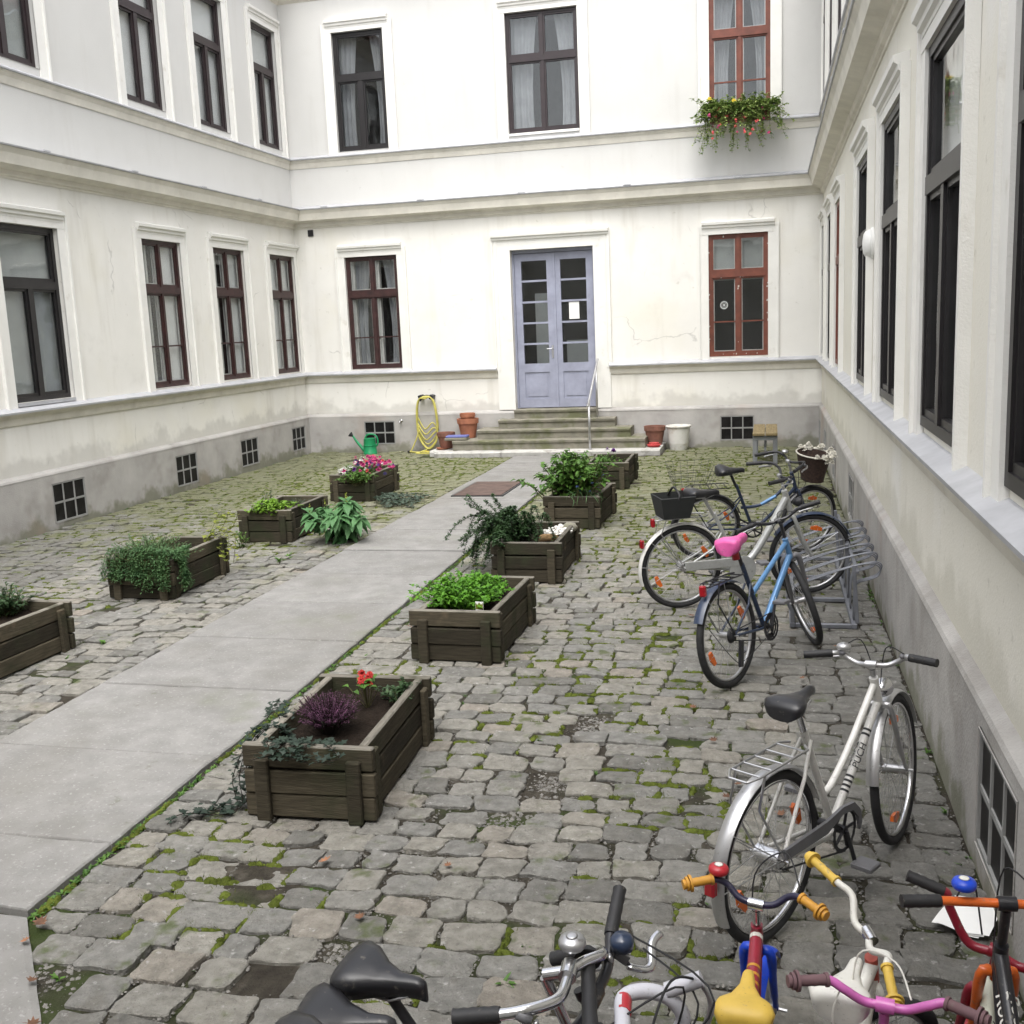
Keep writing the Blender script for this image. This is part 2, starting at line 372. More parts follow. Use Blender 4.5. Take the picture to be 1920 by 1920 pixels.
# ---------------------------------------------------------------- the three wings round the court
XL, XR, YB, YN, TOP = -8.9, .88, 19.5, -.25, 8.75
class Face:
    def __init__(s, kind):
        s.kind = kind
        s.T = {'L': lambda u, d, z: (XL + d, u, z), 'B': lambda u, d, z: (u, YB - d, z), 'R': lambda u, d, z: (XR - d, u, z), 'N': lambda u, d, z: (u, YN + d, z)}[kind]
        s.u0, s.u1 = (YN, YB) if kind in 'LR' else (XL, XR)
FL, FB, FR, FN = Face('L'), Face('B'), Face('R'), Face('N')
def sheet(F, d, u0, u1, z0, z1, holes, depth, name, m_, parent):
    """plaster sheet with real openings and reveals"""
    mb = MB()
    us = sorted({u0, u1, *[h[0] for h in holes], *[h[1] for h in holes]}); zs = sorted({z0, z1, *[h[2] for h in holes], *[h[3] for h in holes]})
    def subdiv(a, step):
        o = []
        for p, q in zip(a, a[1:]):
            k = max(1, int((q - p) / step)); o += [p + (q - p) * i / k for i in range(k)]
        return o + [a[-1]]
    us, zs = subdiv(us, .8), subdiv(zs, .8)
    def off(u, z): return .006 * fbm(u * .7, z * .7, d + ord(F.kind))
    for a, b in zip(us, us[1:]):
        for c, e in zip(zs, zs[1:]):
            mu, mz = (a + b) / 2, (c + e) / 2
            if any(h[0] < mu < h[1] and h[2] < mz < h[3] for h in holes): continue
            mb.add([F.T(a, d + off(a, c), c), F.T(b, d + off(b, c), c), F.T(b, d + off(b, e), e), F.T(a, d + off(a, e), e)], [(0, 1, 2, 3)])
    for h in holes:
        q = depth; a, b, c, e = h[:4]
        for (p0, p1) in (((a, c), (a, e)), ((b, c), (b, e)), ((a, c), (b, c)), ((a, e), (b, e))):
            mb.add([F.T(p0[0], d + .008, p0[1]), F.T(p1[0], d + .008, p1[1]), F.T(p1[0], d - q, p1[1]), F.T(p0[0], d - q, p0[1])], [(0, 1, 2, 3)])
    return mb.build(name, m_, parent)
def profile(F, prof, u0, u1, m0, m1, name, m_, parent):
    """moulding drawn along the wall; m0/m1 = mitred into the inner corner"""
    mb = MB(); n = len(prof); K = max(1, int((u1 - u0) / 1.2)); vs = []; fs = []
    for k in range(K + 1):
        for (d, z) in prof:
            a = u0 + (d if m0 else 0); b = u1 - (d if m1 else 0); u = a + (b - a) * k / K
            j = .005 * fbm(u * 1.3, z, 3) if 0 < k < K else 0
            vs.append(F.T(u, d + (j if d > 0 else 0), z + j))
    for k in range(K):
        for i in range(n - 1): fs.append((k * n + i, k * n + i + 1, (k + 1) * n + i + 1, (k + 1) * n + i))
    fs.append(tuple(range(n))); fs.append(tuple(K * n + i for i in range(n))[::-1])
    mb.add(vs, fs); return mb.build(name, m_, parent, recalc=True)
def fbar(mb, F, u0, u1, d0, d1, z0, z1): mb.box((u0, d0, z0), (u1, d1, z1), F.T)
def wavy(F, u0, u1, z0, z1, d, amp, waves, m_, parent, taper=0, lean=0, name='curtain'):
    mb = MB(); N = max(8, int(waves * 8)); K = 5; vs = []
    for k in range(K + 1):
        t = k / K; z = z1 + (z0 - z1) * t
        ua, ub = (u0, u1 - taper * math.sin(t * 2.2)) if lean >= 0 else (u0 + taper * math.sin(t * 2.2), u1)
        for i in range(N + 1):
            u = ua + (ub - ua) * i / N
            vs.append(F.T(u, d + amp * math.sin(i / N * waves * 6.283 + t) * (.6 + .4 * t), z))
    mb.add(vs, [(k * (N + 1) + i, k * (N + 1) + i + 1, (k + 1) * (N + 1) + i + 1, (k + 1) * (N + 1) + i) for k in range(K) for i in range(N)])
    return mb.build(name, m_, parent, smooth=True)
def window(wing, F, u0, u1, z0, z1, style, fm, rec=.06, tz=None, inner=None, label=None, sill=None):
    """style: T = one top light over two casements; X = four lights; Y = four lights, lower ones with a glazing bar"""
    tz = tz or z0 + (z1 - z0) * .66; um = (u0 + u1) / 2; f = -rec; B = f - .075
    mb = MB(); fw = .05 if style != 'T' else .06
    fbar(mb, F, u0, u0 + fw, B, f, z0, z1); fbar(mb, F, u1 - fw, u1, B, f, z0, z1)
    fbar(mb, F, u0 + fw, u1 - fw, B, f, z0, z0 + fw); fbar(mb, F, u0 + fw, u1 - fw, B, f, z1 - fw, z1)
    fbar(mb, F, u0 + fw, u1 - fw, B, f + .012, tz - .05, tz + .05)
    if style == 'T': fbar(mb, F, um - .045, um + .045, B, f + .004, z0 + fw, tz - .05)
    else:
        fbar(mb, F, um - .026, um + .026, B, f + .004, z0 + fw, tz - .05); fbar(mb, F, um - .026, um + .026, B, f + .004, tz + .05, z1 - fw)
    wo = mb.build('window', fm, wing)
    if label: wo['label'] = label
    hw = .045 if style == 'T' else .026
    lights = [(u0 + fw, um - hw, z0 + fw, tz - .05), (um + hw, u1 - fw, z0 + fw, tz - .05)]
    lights += [(u0 + fw, u1 - fw, tz + .05, z1 - fw)] if style == 'T' else [(u0 + fw, um - hw, tz + .05, z1 - fw), (um + hw, u1 - fw, tz + .05, z1 - fw)]
    for i, (a, b, c, e) in enumerate(lights):
        s = MB(); q = .030; g = f - .014; h = B + .02
        fbar(s, F, a, a + q, h, g, c, e); fbar(s, F, b - q, b, h, g, c, e); fbar(s, F, a + q, b - q, h, g, c, c + q + .01); fbar(s, F, a + q, b - q, h, g, e - q, e)
        s.build('sash', fm, wo)
        cells = [(c + q + .01, e - q)]
        if style == 'Y' and i < 2:
            zb = c + (e - c) * .42; s2 = MB(); fbar(s2, F, a + q, b - q, h, g - .006, zb - .012, zb + .012); s2.build('glazing_bar', fm, wo); cells = [(c + q + .01, zb - .012), (zb + .012, e - q)]
        for (p0, p1) in cells:
            p = MB(); fbar(p, F, a + q, b - q, B + .036, B + .040, p0, p1); p.build('pane', 'pane', wo)
    # the room behind: a shallow dark niche with its curtain or blind
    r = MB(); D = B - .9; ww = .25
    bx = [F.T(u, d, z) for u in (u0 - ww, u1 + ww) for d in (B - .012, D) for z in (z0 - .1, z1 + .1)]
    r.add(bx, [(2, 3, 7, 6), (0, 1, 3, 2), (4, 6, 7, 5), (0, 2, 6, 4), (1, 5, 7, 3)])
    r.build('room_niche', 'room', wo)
    inner = inner or ''
    if style == 'Y':                # pale putty and inner casement edges behind the glass
        p = MB()
        for (a, b, c, e) in lights:
            fbar(p, F, a + .030, a + .046, B + .012, B + .030, c + .04, e - .03); fbar(p, F, b - .046, b - .030, B + .012, B + .030, c + .04, e - .03); fbar(p, F, a + .046, b - .046, B + .012, B + .030, c + .04, c + .056)
        p.build('putty', 'sash_white', wo)
    if 'top' in inner:
        b_ = MB(); fbar(b_, F, u0 - .05, u1 + .05, B - .06, B - .052, tz - .1, z1); b_.build('blind', 'blind_reflection_grey', wo)  # grey sheet added as the pale reflection on the top panes
    if 'blind' in inner or 'frost' in inner:
        b_ = MB(); fbar(b_, F, u0 - .05, u1 + .05, B - .04, B - .032, z0 + (.0 if 'blind' in inner else .05), z1); b_.build('blind', 'blind_reflection_grey' if 'grey' in inner else 'blind', wo)
    if 'half' in inner:     # a white inner casement standing half open
        for (a, b) in ((u0 + .03, u0 + .10), (u0 + .30, u0 + .34)):
            b_ = MB(); fbar(b_, F, a, b, B - .16, B - .03, z0 + .03, z1 - .03); b_.build('inner_sash', 'sash_white', wo)
        b_ = MB(); fbar(b_, F, um - .05, u1 + .03, B - .04, B - .03, z0, z1); b_.build('blind', 'blind', wo)
        b_ = MB(); fbar(b_, F, u0 + .02, um - .20, B - .12, B - .11, z0, z1); b_.build('blind', 'blind', wo)
    if 'drape' in inner:
        wavy(F, u0 - .02, u0 + (u1 - u0) * .42, z0 - .05, z1 + .05, B - .10, .025, 4, 'curtain', wo, taper=.12)
        wavy(F, u1 - (u1 - u0) * .36, u1 + .02, z0 - .05, z1 + .05, B - .10, .025, 3.5, 'curtain', wo, taper=.14, lean=-1)
    if 'left' in inner:
        b_ = MB(); fbar(b_, F, u0 + .06, u0 + .13, B - .12, B - .02, z0 + .05, z1 - .05); fbar(b_, F, um + .03, um + .11, B - .12, B - .02, z0 + .05, z1 - .05); b_.build('inner_sash', 'sash_white', wo)
    if sill:
        s = MB(); fbar(s, F, u0 + .01, u1 - .01, f - .01, .03, z0 - .045, z0 - .004); s.build('window_sill', sill, wo)
    return wo
def surround(wing, F, u0, u1, z0, z1, wd=.15, head=True, p=.022):
    mb = MB()
    fbar(mb, F, u0 - wd, u0, 0, p, z0, z1); fbar(mb, F, u1, u1 + wd, 0, p, z0, z1)
    fbar(mb, F, u0 - wd, u1 + wd, 0, p + .004, z1, z1 + wd)
    fbar(mb, F, u0 - wd - .035, u0 - wd, 0, p + .022, z0, z1 + wd); fbar(mb, F, u1 + wd, u1 + wd + .035, 0, p + .022, z0, z1 + wd)
    o = mb.build('window_surround', 'plaster_trim', wing)
    if head:
        q = p - .022
        pr = [(0, z1 + .075), (q + .03, z1 + .075), (q + .033, z1 + .10), (q + .055, z1 + .115), (q + .058, z1 + .145), (q + .085, z1 + .165), (q + .09, z1 + .205), (0, z1 + .235)]
        profile(F, pr, u0 - wd + .04, u1 + wd - .04, 0, 0, 'lintel_moulding', 'plaster_trim', o)
    return o
def cellar_window(wing, F, u0, u1, z0, z1, d):
    mb = MB(); q = .022; fd = d + .003
    fbar(mb, F, u0, u0 + q, d - .02, fd, z0, z1); fbar(mb, F, u1 - q, u1, d - .02, fd, z0, z1); fbar(mb, F, u0 + q, u1 - q, d - .02, fd, z0, z0 + q); fbar(mb, F, u0 + q, u1 - q, d - .02, fd, z1 - q, z1)
    w3 = (u1 - u0) / 3; zm = (z0 + z1) / 2
    for k in (1, 2): fbar(mb, F, u0 + w3 * k - .01, u0 + w3 * k + .01, d - .02, fd - .003, z0 + q, z1 - q)
    fbar(mb, F, u0 + q, u1 - q, d - .02, fd - .005, zm - .013, zm + .013)
    o = mb.build('cellar_window', 'cellar_frame', wing)
    for k in range(3):
        for (a, b) in ((z0 + q, zm - .013), (zm + .013, z1 - q)):
            p = MB(); fbar(p, F, u0 + w3 * k + (.01 if k else q), u0 + w3 * (k + 1) - (.01 if k < 2 else q), d - .018, d - .010, a, b); p.build('pane', 'cellar_dark', o)
    return o
def wing_shell(name, label, F, wins, cellars, door=None):
    root = thing(name, label, 'building', F.T((F.u0 + F.u1) / 2, 0, 0))
    root.location = (0, 0, 0)
    holes = [w_[:4] for w_ in wins] + ([door] if door else [])
    sheet(F, 0, F.u0, F.u1, .72, 4.63, [h_ for h_ in holes if h_[2] < 4], .18, 'wall', 'plaster_cream' if F.kind == 'R' else 'plaster', root)
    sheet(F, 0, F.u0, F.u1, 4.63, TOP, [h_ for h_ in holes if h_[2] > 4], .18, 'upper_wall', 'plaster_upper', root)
    ph = [c for c in cellars] + ([(door[0], door[1], .60, .72)] if door else [])
    sheet(F, .05, F.u0, F.u1, -.3, .70, [c for c in cellars], .055, 'plinth', 'plinth', root)
    ends = (F.kind in 'B', 1)
    m0 = F.kind in 'BN'
    ranges = [(F.u0, F.u1, m0, True)] if not door else [(F.u0, door[0] - .33, True, False), (door[1] + .25, F.u1, False, True)]
    profile(F, [(-.02, .695), (.055, .695), (.045, .72), (.0, .76), (-.02, .76)], F.u0, F.u1, m0, True, 'plinth_cap', 'plinth', root)
    for a, b, x, y in ranges:
        profile(F, [(0, 1.36), (.022, 1.37), (.03, 1.40), (.035, 1.455), (.07, 1.49), (.085, 1.51), (0, 1.51)], a, b, x, y, 'sill_moulding', 'moulding', root)
        profile(F, [(0, 1.512), (.115, 1.512), (.118, 1.535), (0, 1.585)], a, b, x, y, 'sill_flashing', 'zinc', root)
    profile(F, [(0, 4.30), (.014, 4.30), (.018, 4.325), (.05, 4.34), (.06, 4.40), (.13, 4.425), (.20, 4.44), (.205, 4.47), (.225, 4.56), (.255, 4.61), (.26, 4.625), (0, 4.625)], F.u0, F.u1, m0, True, 'cornice', 'moulding', root)
    co = profile(F, [(0, 4.63), (.275, 4.627), (.28, 4.645), (0, 4.72)], F.u0, F.u1, m0, True, 'cornice_flashing', 'zinc', root)
    u = F.u0 + .7
    while u < F.u1 - .5:        # folded seams of the sheet-metal cover
        s = MB(); fbar(s, F, u, u + .13, .20, .283, 4.648, 4.668); s.build('flashing_seam', 'zinc', co); u += 1.9
    profile(F, [(0, 5.41), (.012, 5.41), (.02, 5.44), (.03, 5.50), (.06, 5.535), (.07, 5.56), (0, 5.56)], F.u0, F.u1, m0, True, 'ledge', 'moulding', root)
    profile(F, [(0, 5.562), (.095, 5.562), (.098, 5.578), (0, 5.63)], F.u0, F.u1, m0, True, 'ledge_flashing', 'zinc', root)
    profile(F, [(0, 8.35), (.05, 8.4), (.1, 8.5), (.2, 8.6), (.24, 8.7), (0, 8.7)], F.u0, F.u1, m0, True, 'eaves_cornice', 'moulding', root)
    rf = MB(); a = F.T(F.u0, .3, 8.72); b = F.T(F.u1, .3, 8.72); c = F.T(F.u1, -5, 11); d = F.T(F.u0, -5, 11); up = lambda p: (p[0], p[1], p[2] + .12)
    rf.add([a, b, c, d, up(a), up(b), up(c), up(d)], [(0, 1, 2, 3), (4, 7, 6, 5), (0, 4, 5, 1), (1, 5, 6, 2), (2, 6, 7, 3), (3, 7, 4, 0)]); rf.build('roof', 'roof', root)
    for w_ in wins:
        u0, u1, z0, z1, style, fm, rec, tz, inner, lab, sil = w_
        window(root, F, u0, u1, z0, z1, style, fm, rec, tz, inner, lab, sil)
        surround(root, F, u0, u1, 1.535 if z0 < 3 else 5.58, z1, p=.040 if F.kind == 'R' else .022)
    for c in cellars: cellar_window(root, F, *c, .05)
    return root
LW = [(11.17, 12.30, 1.63, 3.78, 'T', 'frame_black', .05, 3.06, 'blind grey', 'large black window with grey blinds', 'zinc')]
for i, (a, b) in enumerate(((14.2, 15.26), (16.27, 17.33), (18.33, 19.37))):
    LW.append((a, b, 1.61, 3.79, 'Y', 'frame_oxblood', .035, 3.06, 'half' if i < 2 else 'blind', None, None))
LW += [(a, b, 5.72, 7.82, 'T', 'frame_brown', .05, 7.06, 'blind' if a > 12.5 else 'blind grey', None, None) for a, b in ((11.25, 12.33), (14.2, 15.24), (16.24, 17.25), (18.29, 19.25))]
wing_left = wing_shell('left_wing', 'cream plastered courtyard wing on the left with oxblood windows', FL, LW, [(11.57, 12.24, .07, .58), (14.49, 15.12, .08, .56), (16.58, 17.22, .10, .57), (18.63, 19.22, .12, .57)])
BW = [(-7.9, -6.85, 1.61, 3.73, 'Y', 'frame_oxblood', .04, 3.02, 'drape left', 'oxblood window with parted white curtains', None),
      (-1.06, -.04, 1.62, 3.74, 'Y', 'frame_redbrown', .03, 3.05, 'top', 'red-brown window with chipped paint and a round sticker', None),
      (-7.87, -6.87, 5.66, 7.76, 'T', 'frame_black', .05, 6.95, 'drape', None, None),
      (-4.58, -3.28, 5.72, 7.76, 'X', 'frame_brown', .05, 6.98, 'drape', None, 'plaster_trim'),
      (-1.02, -.0, 5.70, 7.76, 'Y', 'frame_redbrown', .04, 7.04, 'drape', 'red-brown upper window above the flower box', None)]
wing_back = wing_shell('back_wing', 'cream plastered courtyard wing with the pale blue double door', FB, BW, [(-7.70, -7.07, .15, .60), (-.88, -.28, .12, .565)], (-4.65, -3.11, .72, 3.68))
RW = []
for i, (a, b) in enumerate(((3.05, 4.30), (5.38, 6.66), (7.82, 9.10), (10.25, 11.53), (14.1, 15.25), (16.17, 17.3), (18.23, 19.2))):
    RW.append((a, b, 1.63, 3.73, 'T', 'frame_redbrown' if i == 4 else 'frame_black', -.02, 2.98, 'blind' if i == 1 else ('blind grey' if i == 0 else 'top'), 'dark red window far down the right wall' if i == 4 else None, None))
RW += [(a, b, 5.72, 7.8, 'T', 'frame_brown', -.03, 7.0, '', None, None) for a, b in ((14.2, 15.25), (16.27, 17.3), (18.33, 19.2))]
wing_right = wing_shell('right_wing', 'cream plastered courtyard wing on the right with black recessed windows', FR, RW, [(3.72, 4.42, .12, .62), (11.30, 11.95, .14, .59), (14.46, 15.07, .10, .54), (16.8, 17.45, .08, .52), (18.75, 19.38, .08, .5)])
nw = thing('near_wing', 'unseen plain cream wing behind the viewer, kept low for the light', 'building')
sheet(FN, 0, XL, XR, -.3, 4.8, [], .1, 'wall', 'plaster', nw)  # unseen wall added for ambient light, kept low to let sky in
# lettered sticker on the red-brown window
st = MB()
cx, cz = -.80, 2.52
for k in range(24):
    a0, a1 = 6.283 * k / 24, 6.283 * (k + 1) / 24
    st.add([(cx + r_ * math.cos(a), YB + .101, cz + r_ * math.sin(a)) for r_, a in ((.052, a0), (.052, a1), (.07, a1), (.07, a0))], [(0, 1, 2, 3)])
    if k % 2: st.add([(cx + r_ * math.cos(a), YB + .101, cz + r_ * math.sin(a)) for r_, a in ((.032, a0), (.032, a1), (.045, a1), (.045, a0))], [(0, 1, 2, 3)])
st.add([(cx + x, YB + .101, cz + z) for x, z in ((-.015, -.02), (.015, -.02), (.02, .01), (0, .025), (-.02, .01))], [(0, 1, 2, 3, 4)])
w_red = [o for o in wing_back.children if o.get('label', '').startswith('red-brown window with')][0]
st.build('round_sticker', 'paper', w_red)
# chips of bare paint along its edges
ch = MB()
for k in range(26):
    u = rnd.choice([-1.055, -.05, -.55]) + rnd.uniform(-.006, .008); z = rnd.uniform(1.66, 3.7)
    if rnd.random() < .35: u = rnd.uniform(-1.05, -.05); z = rnd.choice([1.66, 3.70, 3.0])
    s_ = rnd.uniform(.008, .02); d_ = .0225 if abs(u + .55) < .03 or abs(z - 3.05) < .06 else .0275
    ch.add([FB.T(u + x * s_, -d_ + .0, z + y * s_) for x, y in ((-.6, -1), (.6, -.7), (.5, 1), (-.4, .8))], [(0, 1, 2, 3)])
ch.build('paint_chips', 'chipped', w_red)
# ---------------------------------------------------------------- blue double door
def double_door():
    root = MB(); F = FB; u0, u1, z0, z1 = -4.65, -3.11, .77, 3.68; f = -.14
    fbar(root, F, u0, u0 + .035, f - .09, f + .02, z0, z1); fbar(root, F, u1 - .035, u1, f - .09, f + .02, z0, z1); fbar(root, F, u0 + .035, u1 - .035, f - .09, f + .02, z1 - .06, z1)
    o = root.build('double_door', 'door_blue', wing_back); o['label'] = 'pale lilac-blue glazed double door'
    um = (u0 + u1) / 2; g = .004
    for k, (a, b) in enumerate(((u0 + .035 + g, um - g), (um + g, u1 - .035 - g))):
        c, e = z0 + .01, z1 - .07; s = MB(); st_ = .125
        D0, D1 = f - .06, f
        fbar(s, F, a, a + st_, D0, D1, c, e); fbar(s, F, b - st_, b, D0, D1, c, e)
        fbar(s, F, a + st_, b - st_, D0, D1, c, c + .16); fbar(s, F, a + st_, b - st_, D0, D1, e - .13, e)
        mid = c + .66
        fbar(s, F, a + st_, b - st_, D0, D1, mid, mid + .16)
        fbar(s, F, a + st_, b - st_, D0 + .015, D1 - .018, c + .16, mid)
        fbar(s, F, a + st_ + .05, b - st_ - .05, D1 - .016, D1 - .008, c + .21, mid - .05)
        lo, hi = mid + .16, e - .13; ph = (hi - lo - 4 * .035) / 5
        for j in range(4):
            zz = lo + ph * (j + 1) + .035 * j; fbar(s, F, a + st_, b - st_, D0, D1 - .006, zz, zz + .035)
        if k == 0: fbar(s, F, b - .004, b + .035, D1 + .002, D1 + .018, c, e)
        s.build('door_leaf', 'door_blue', o)
        for j in range(5):
            zz = lo + (ph + .035) * j; p = MB(); fbar(p, F, a + st_, b - st_, D0 + .025, D0 + .03, zz, zz + ph); p.build('pane', 'pane', o)
        if k == 1:
            p = MB(); z2 = lo + (ph + .035) * 2 + .03; fbar(p, F, a + st_ + .14, a + st_ + .33, D1 - .024, D1 - .022, z2, z2 + .31); p.build('paper_notice', 'paper', o)
        if k == 0:
            h = MB(); hu = b - .055; fbar(h, F, hu - .018, hu + .018, D1 + .001, D1 + .012, 1.70, 1.93)
            h.tube([F.T(hu, D1 + .01, 1.87), F.T(hu, D1 + .055, 1.87), F.T(hu - .1, D1 + .055, 1.865)], .009, 8); h.build('door_handle', 'steel', o)
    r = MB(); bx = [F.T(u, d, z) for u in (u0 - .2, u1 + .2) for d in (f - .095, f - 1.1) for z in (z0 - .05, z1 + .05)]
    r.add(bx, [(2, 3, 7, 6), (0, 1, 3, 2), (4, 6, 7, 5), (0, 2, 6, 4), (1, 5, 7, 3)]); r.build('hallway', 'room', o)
    r = MB(); fbar(r, F, u0 + .3, u0 + .62, f - .7, f - .5, 1.5, 2.9); fbar(r, F, um + .1, u1 - .1, f - .8, f - .6, z0, 2.0); r.build('hall_furniture', 'blind_reflection_grey', o)
double_door()
# door surround: architrave with stepped head
ds = MB(); F = FB
for a, b in ((-4.97, -4.65), (-3.11, -2.84)):
    fbar(ds, F, a, b, 0, .03, .76, 3.95)
fbar(ds, F, -4.97, -2.84, 0, .032, 3.68, 3.95)
for a, b in ((-4.93, -4.90), (-2.91, -2.88)): fbar(ds, F, a, b, .03, .045, 1.5, 3.86)
for a, b in ((-5.0, -4.97), (-2.84, -2.81)): fbar(ds, F, a, b, 0, .05, 1.5, 3.95)
dso = ds.build('door_surround', 'plaster_trim', wing_back)
profile(FB, [(0, 3.83), (.035, 3.83), (.04, 3.855), (.065, 3.87), (.068, 3.90), (.1, 3.92), (.105, 3.965), (0, 3.99)], -4.99, -2.82, 0, 0, 'lintel_moulding', 'plaster_trim', dso)
# ---------------------------------------------------------------- things on the walls
lp = MB(); Lm = Matrix.Translation((XR, 10.12, 2.89)) @ Matrix.Rotation(-math.pi / 2, 4, 'Y')
wl = thing('wall_lamp', 'round white dome lamp on the right wall', 'wall lamp', (XR, 10.12, 2.89))
lp.lathe([(.145, .0), (.145, .02), (.14, .025)], 28, Matrix.Rotation(-math.pi / 2, 4, 'Y')); lp.build('lamp_base', 'lamp_white', wl, smooth=True, autosmooth=40)
lp = MB(); lp.lathe([(.132, .022), (.130, .04), (.115, .062), (.085, .08), (.04, .088), (0, .09)], 28, Matrix.Rotation(-math.pi / 2, 4, 'Y')); lp.build('lamp_dome', 'lamp_white', wl, smooth=True)
v = thing('wall_vent', 'small black square vent high in the far left corner', 'vent', (-8.55, YB, 4.22))
b_ = MB(); b_.bbox((-.055, -.03, -.06), (.055, -.002, .06), .006); b_.build('vent_case', 'dark_steel', v)
for k in range(4):
    b_ = MB(); b_.box((-.045, -.036, -.045 + k * .025), (.045, -.031, -.035 + k * .025)); b_.build('slat', 'rubber', v)
tp = thing('water_tap', 'small steel tap on the plinth left of the yellow hose', 'tap', (-6.93, YB - .05, .60))
b_ = MB(); b_.tube([(0, 0, 0), (0, -.07, 0), (0, -.10, -.01), (0, -.11, -.05)], .013, 8); b_.lathe([(.028, 0), (.028, .008)], 12, Matrix.Rotation(math.pi / 2, 4, 'X')); b_.build('spout', 'steel', tp, smooth=True)
b_ = MB(); b_.tube([(0, -.06, 0), (0, -.06, .04)], .008, 6); b_.tube([(-.03, -.06, .04), (.03, -.06, .04)], .007, 6); b_.build('handle', 'steel', tp)
for (x, y, z, dx, dy, lab) in ((XR - .05, 9.35, .28, -.14, 0, 'short grey pipe stub low on the right wall by the rack'),):
    p = MB(); p.tube([(0, 0, 0), (dx, dy, 0)], .018, 10); o = p.build('pipe_stub', 'rack_steel'); o.location = (x, y, z); tag(o, lab, 'pipe')
# ---------------------------------------------------------------- courtyard ground, path, cobbles
gm = MB(); N = 90
def gz_(x, y): return -.010 + .010 * fbm(x * 1.7, y * 1.7, 0) + .006 * fbm(x * 7, y * 7, 3)
gx = [-40, -20] + [XL - .3 + (XR - XL + .6) * i / N for i in range(N + 1)] + [12, 40]; gy = [-20, -6] + [-.6 + 20.4 * i / (2 * N) for i in range(2 * N + 1)] + [30, 60]
gm.add([(x, y, gz_(x, y)) for y in gy for x in gx], [(j * len(gx) + i, j * len(gx) + i + 1, (j + 1) * len(gx) + i + 1, (j + 1) * len(gx) + i) for j in range(len(gy) - 1) for i in range(len(gx) - 1)])
ground = gm.build('courtyard_ground', 'soil', smooth=True); tag(ground, kind='structure', label='dark mossy earth showing between the cobbles')
def path_right(y): return -2.955 - .016 * (y - 3.4)
PL = -4.45
path = thing('concrete_path', 'pale grey concrete slab path running up to the steps', None); path['kind'] = 'structure'
joints = [2.9, 4.0, 5.02, 6.1, 7.2, 8.27, 9.32, 10.4, 11.5, 12.6, 13.72, 15.32, 16.35, 17.4, 18.33]
def slab(poly, z0, z1, name, m_, parent, seed):
    mb = MB(); n = len(poly); r2 = random.Random(seed); cx = sum(p[0] for p in poly) / n; cy = sum(p[1] for p in poly) / n
    pts = []
    for i in range(n):                    # slightly worn, wavering edges
        a, b = Vector(poly[i]), Vector(poly[(i + 1) % n]); k = max(2, int((b - a).length / .08))
        for t in range(k):
            p = a + (b - a) * t / k; nx = Vector((b.y - a.y, a.x - b.x)).normalized(); pts.append(p - nx * (abs(r2.gauss(0, .003)) + .014 * max(0, fbm(p.x * 3 + seed, p.y * 3, 5))))
    m_n = len(pts); vs = [(p.x, p.y, z0) for p in pts] + [(p.x, p.y, z1 - .008) for p in pts] + [(p.x + (cx - p.x) * .012, p.y + (cy - p.y) * .012, z1) for p in pts] + [(cx, cy, z1 + .002)]
    fs = [(k * m_n + i, k * m_n + (i + 1) % m_n, (k + 1) * m_n + (i + 1) % m_n, (k + 1) * m_n + i) for k in (0, 1) for i in range(m_n)] + [(2 * m_n + i, 2 * m_n + (i + 1) % m_n, 3 * m_n) for i in range(m_n)]
    mb.add(vs, fs); o = mb.build(name, m_, parent); return o
for i, (a, b) in enumerate(zip(joints, joints[1:])):
    g = .006; dz = rnd.uniform(-.007, .008); nearx = path_right(a + g) if a > 3.4 else None
    if i == 0: poly = [(PL, a + g), (-2.52, a + g), (-2.96, 3.36), (-2.96, b - g), (PL, b - g)]
    else: poly = [(PL, a + g), (path_right(a), a + g), (path_right(b), b - g), (PL, b - g)]
    if i == 0: poly = [(PL, 3.42), (-2.962, 3.42), (-2.962, b - g), (PL, b - g)]
    slab(poly, -.12, .022 + dz, 'concrete_slab', 'concrete', path, i)
slab([(-8.0, -.1), (-1.2, -.1), (-2.04, 2.36), (-2.955, 3.405), (-8.0, 3.405)], -.12, .012, 'concrete_slab', 'concrete', path, 50)
pl = thing('access_cover', 'flat brown metal cover plate let into the concrete path', 'cover plate', (-3.92, 14.53, .03))
b_ = MB(); b_.bbox((-.34, -.62, -.02), (.34, .62, .012), .004); b_.build('plate', 'rust_plate', pl)
b_ = MB()
for a, b in (((-.37, -.65), (.37, -.63)), ((-.37, .63), (.37, .65)), ((-.37, -.63), (-.345, .63)), ((.345, -.63), (.37, .63))): b_.box((*a, -.02), (*b, .007))
b_.build('cover_frame', 'dark_steel', pl)
# cobbles: rows of rough rectangular setts, each with its own outline, tilt and crown
NEARSLAB = [(-8.0, -.1), (-1.2, -.1), (-2.04, 2.36), (-2.955, 3.405), (-8.0, 3.405)]
def in_poly(x, y, P):
    c = False; j = len(P) - 1
    for i in range(len(P)):
        if (P[i][1] > y) != (P[j][1] > y) and x < (P[j][0] - P[i][0]) * (y - P[i][1]) / (P[j][1] - P[i][1]) + P[i][0]: c = not c
        j = i
    return c
def blocked(x, y, w_, l_):
    if x - w_ < XL + .06 or x + w_ > XR - .06 or y + l_ > YB - .05 or y < .2: return True
    if PL - w_ - .002 < x < path_right(y) + w_ + .012 and y > 3.42: return True
    if -6.2 - w_ < x < -1.82 + w_ and y + l_ > 18.36: return True
    if y < 3.6 and any(in_poly(x + a * w_, y + b * l_, NEARSLAB) for a in (-1, 1) for b in (-1, 1)): return True
    return False
dirt = [(-1.2, 4.55, .09, .14), (-1.08, 5.0, .09, .12), (-1.0, 5.8, .09, .14), (-1.55, 3.4, .1, .08), (-2.6, 2.95, .12, .16)]
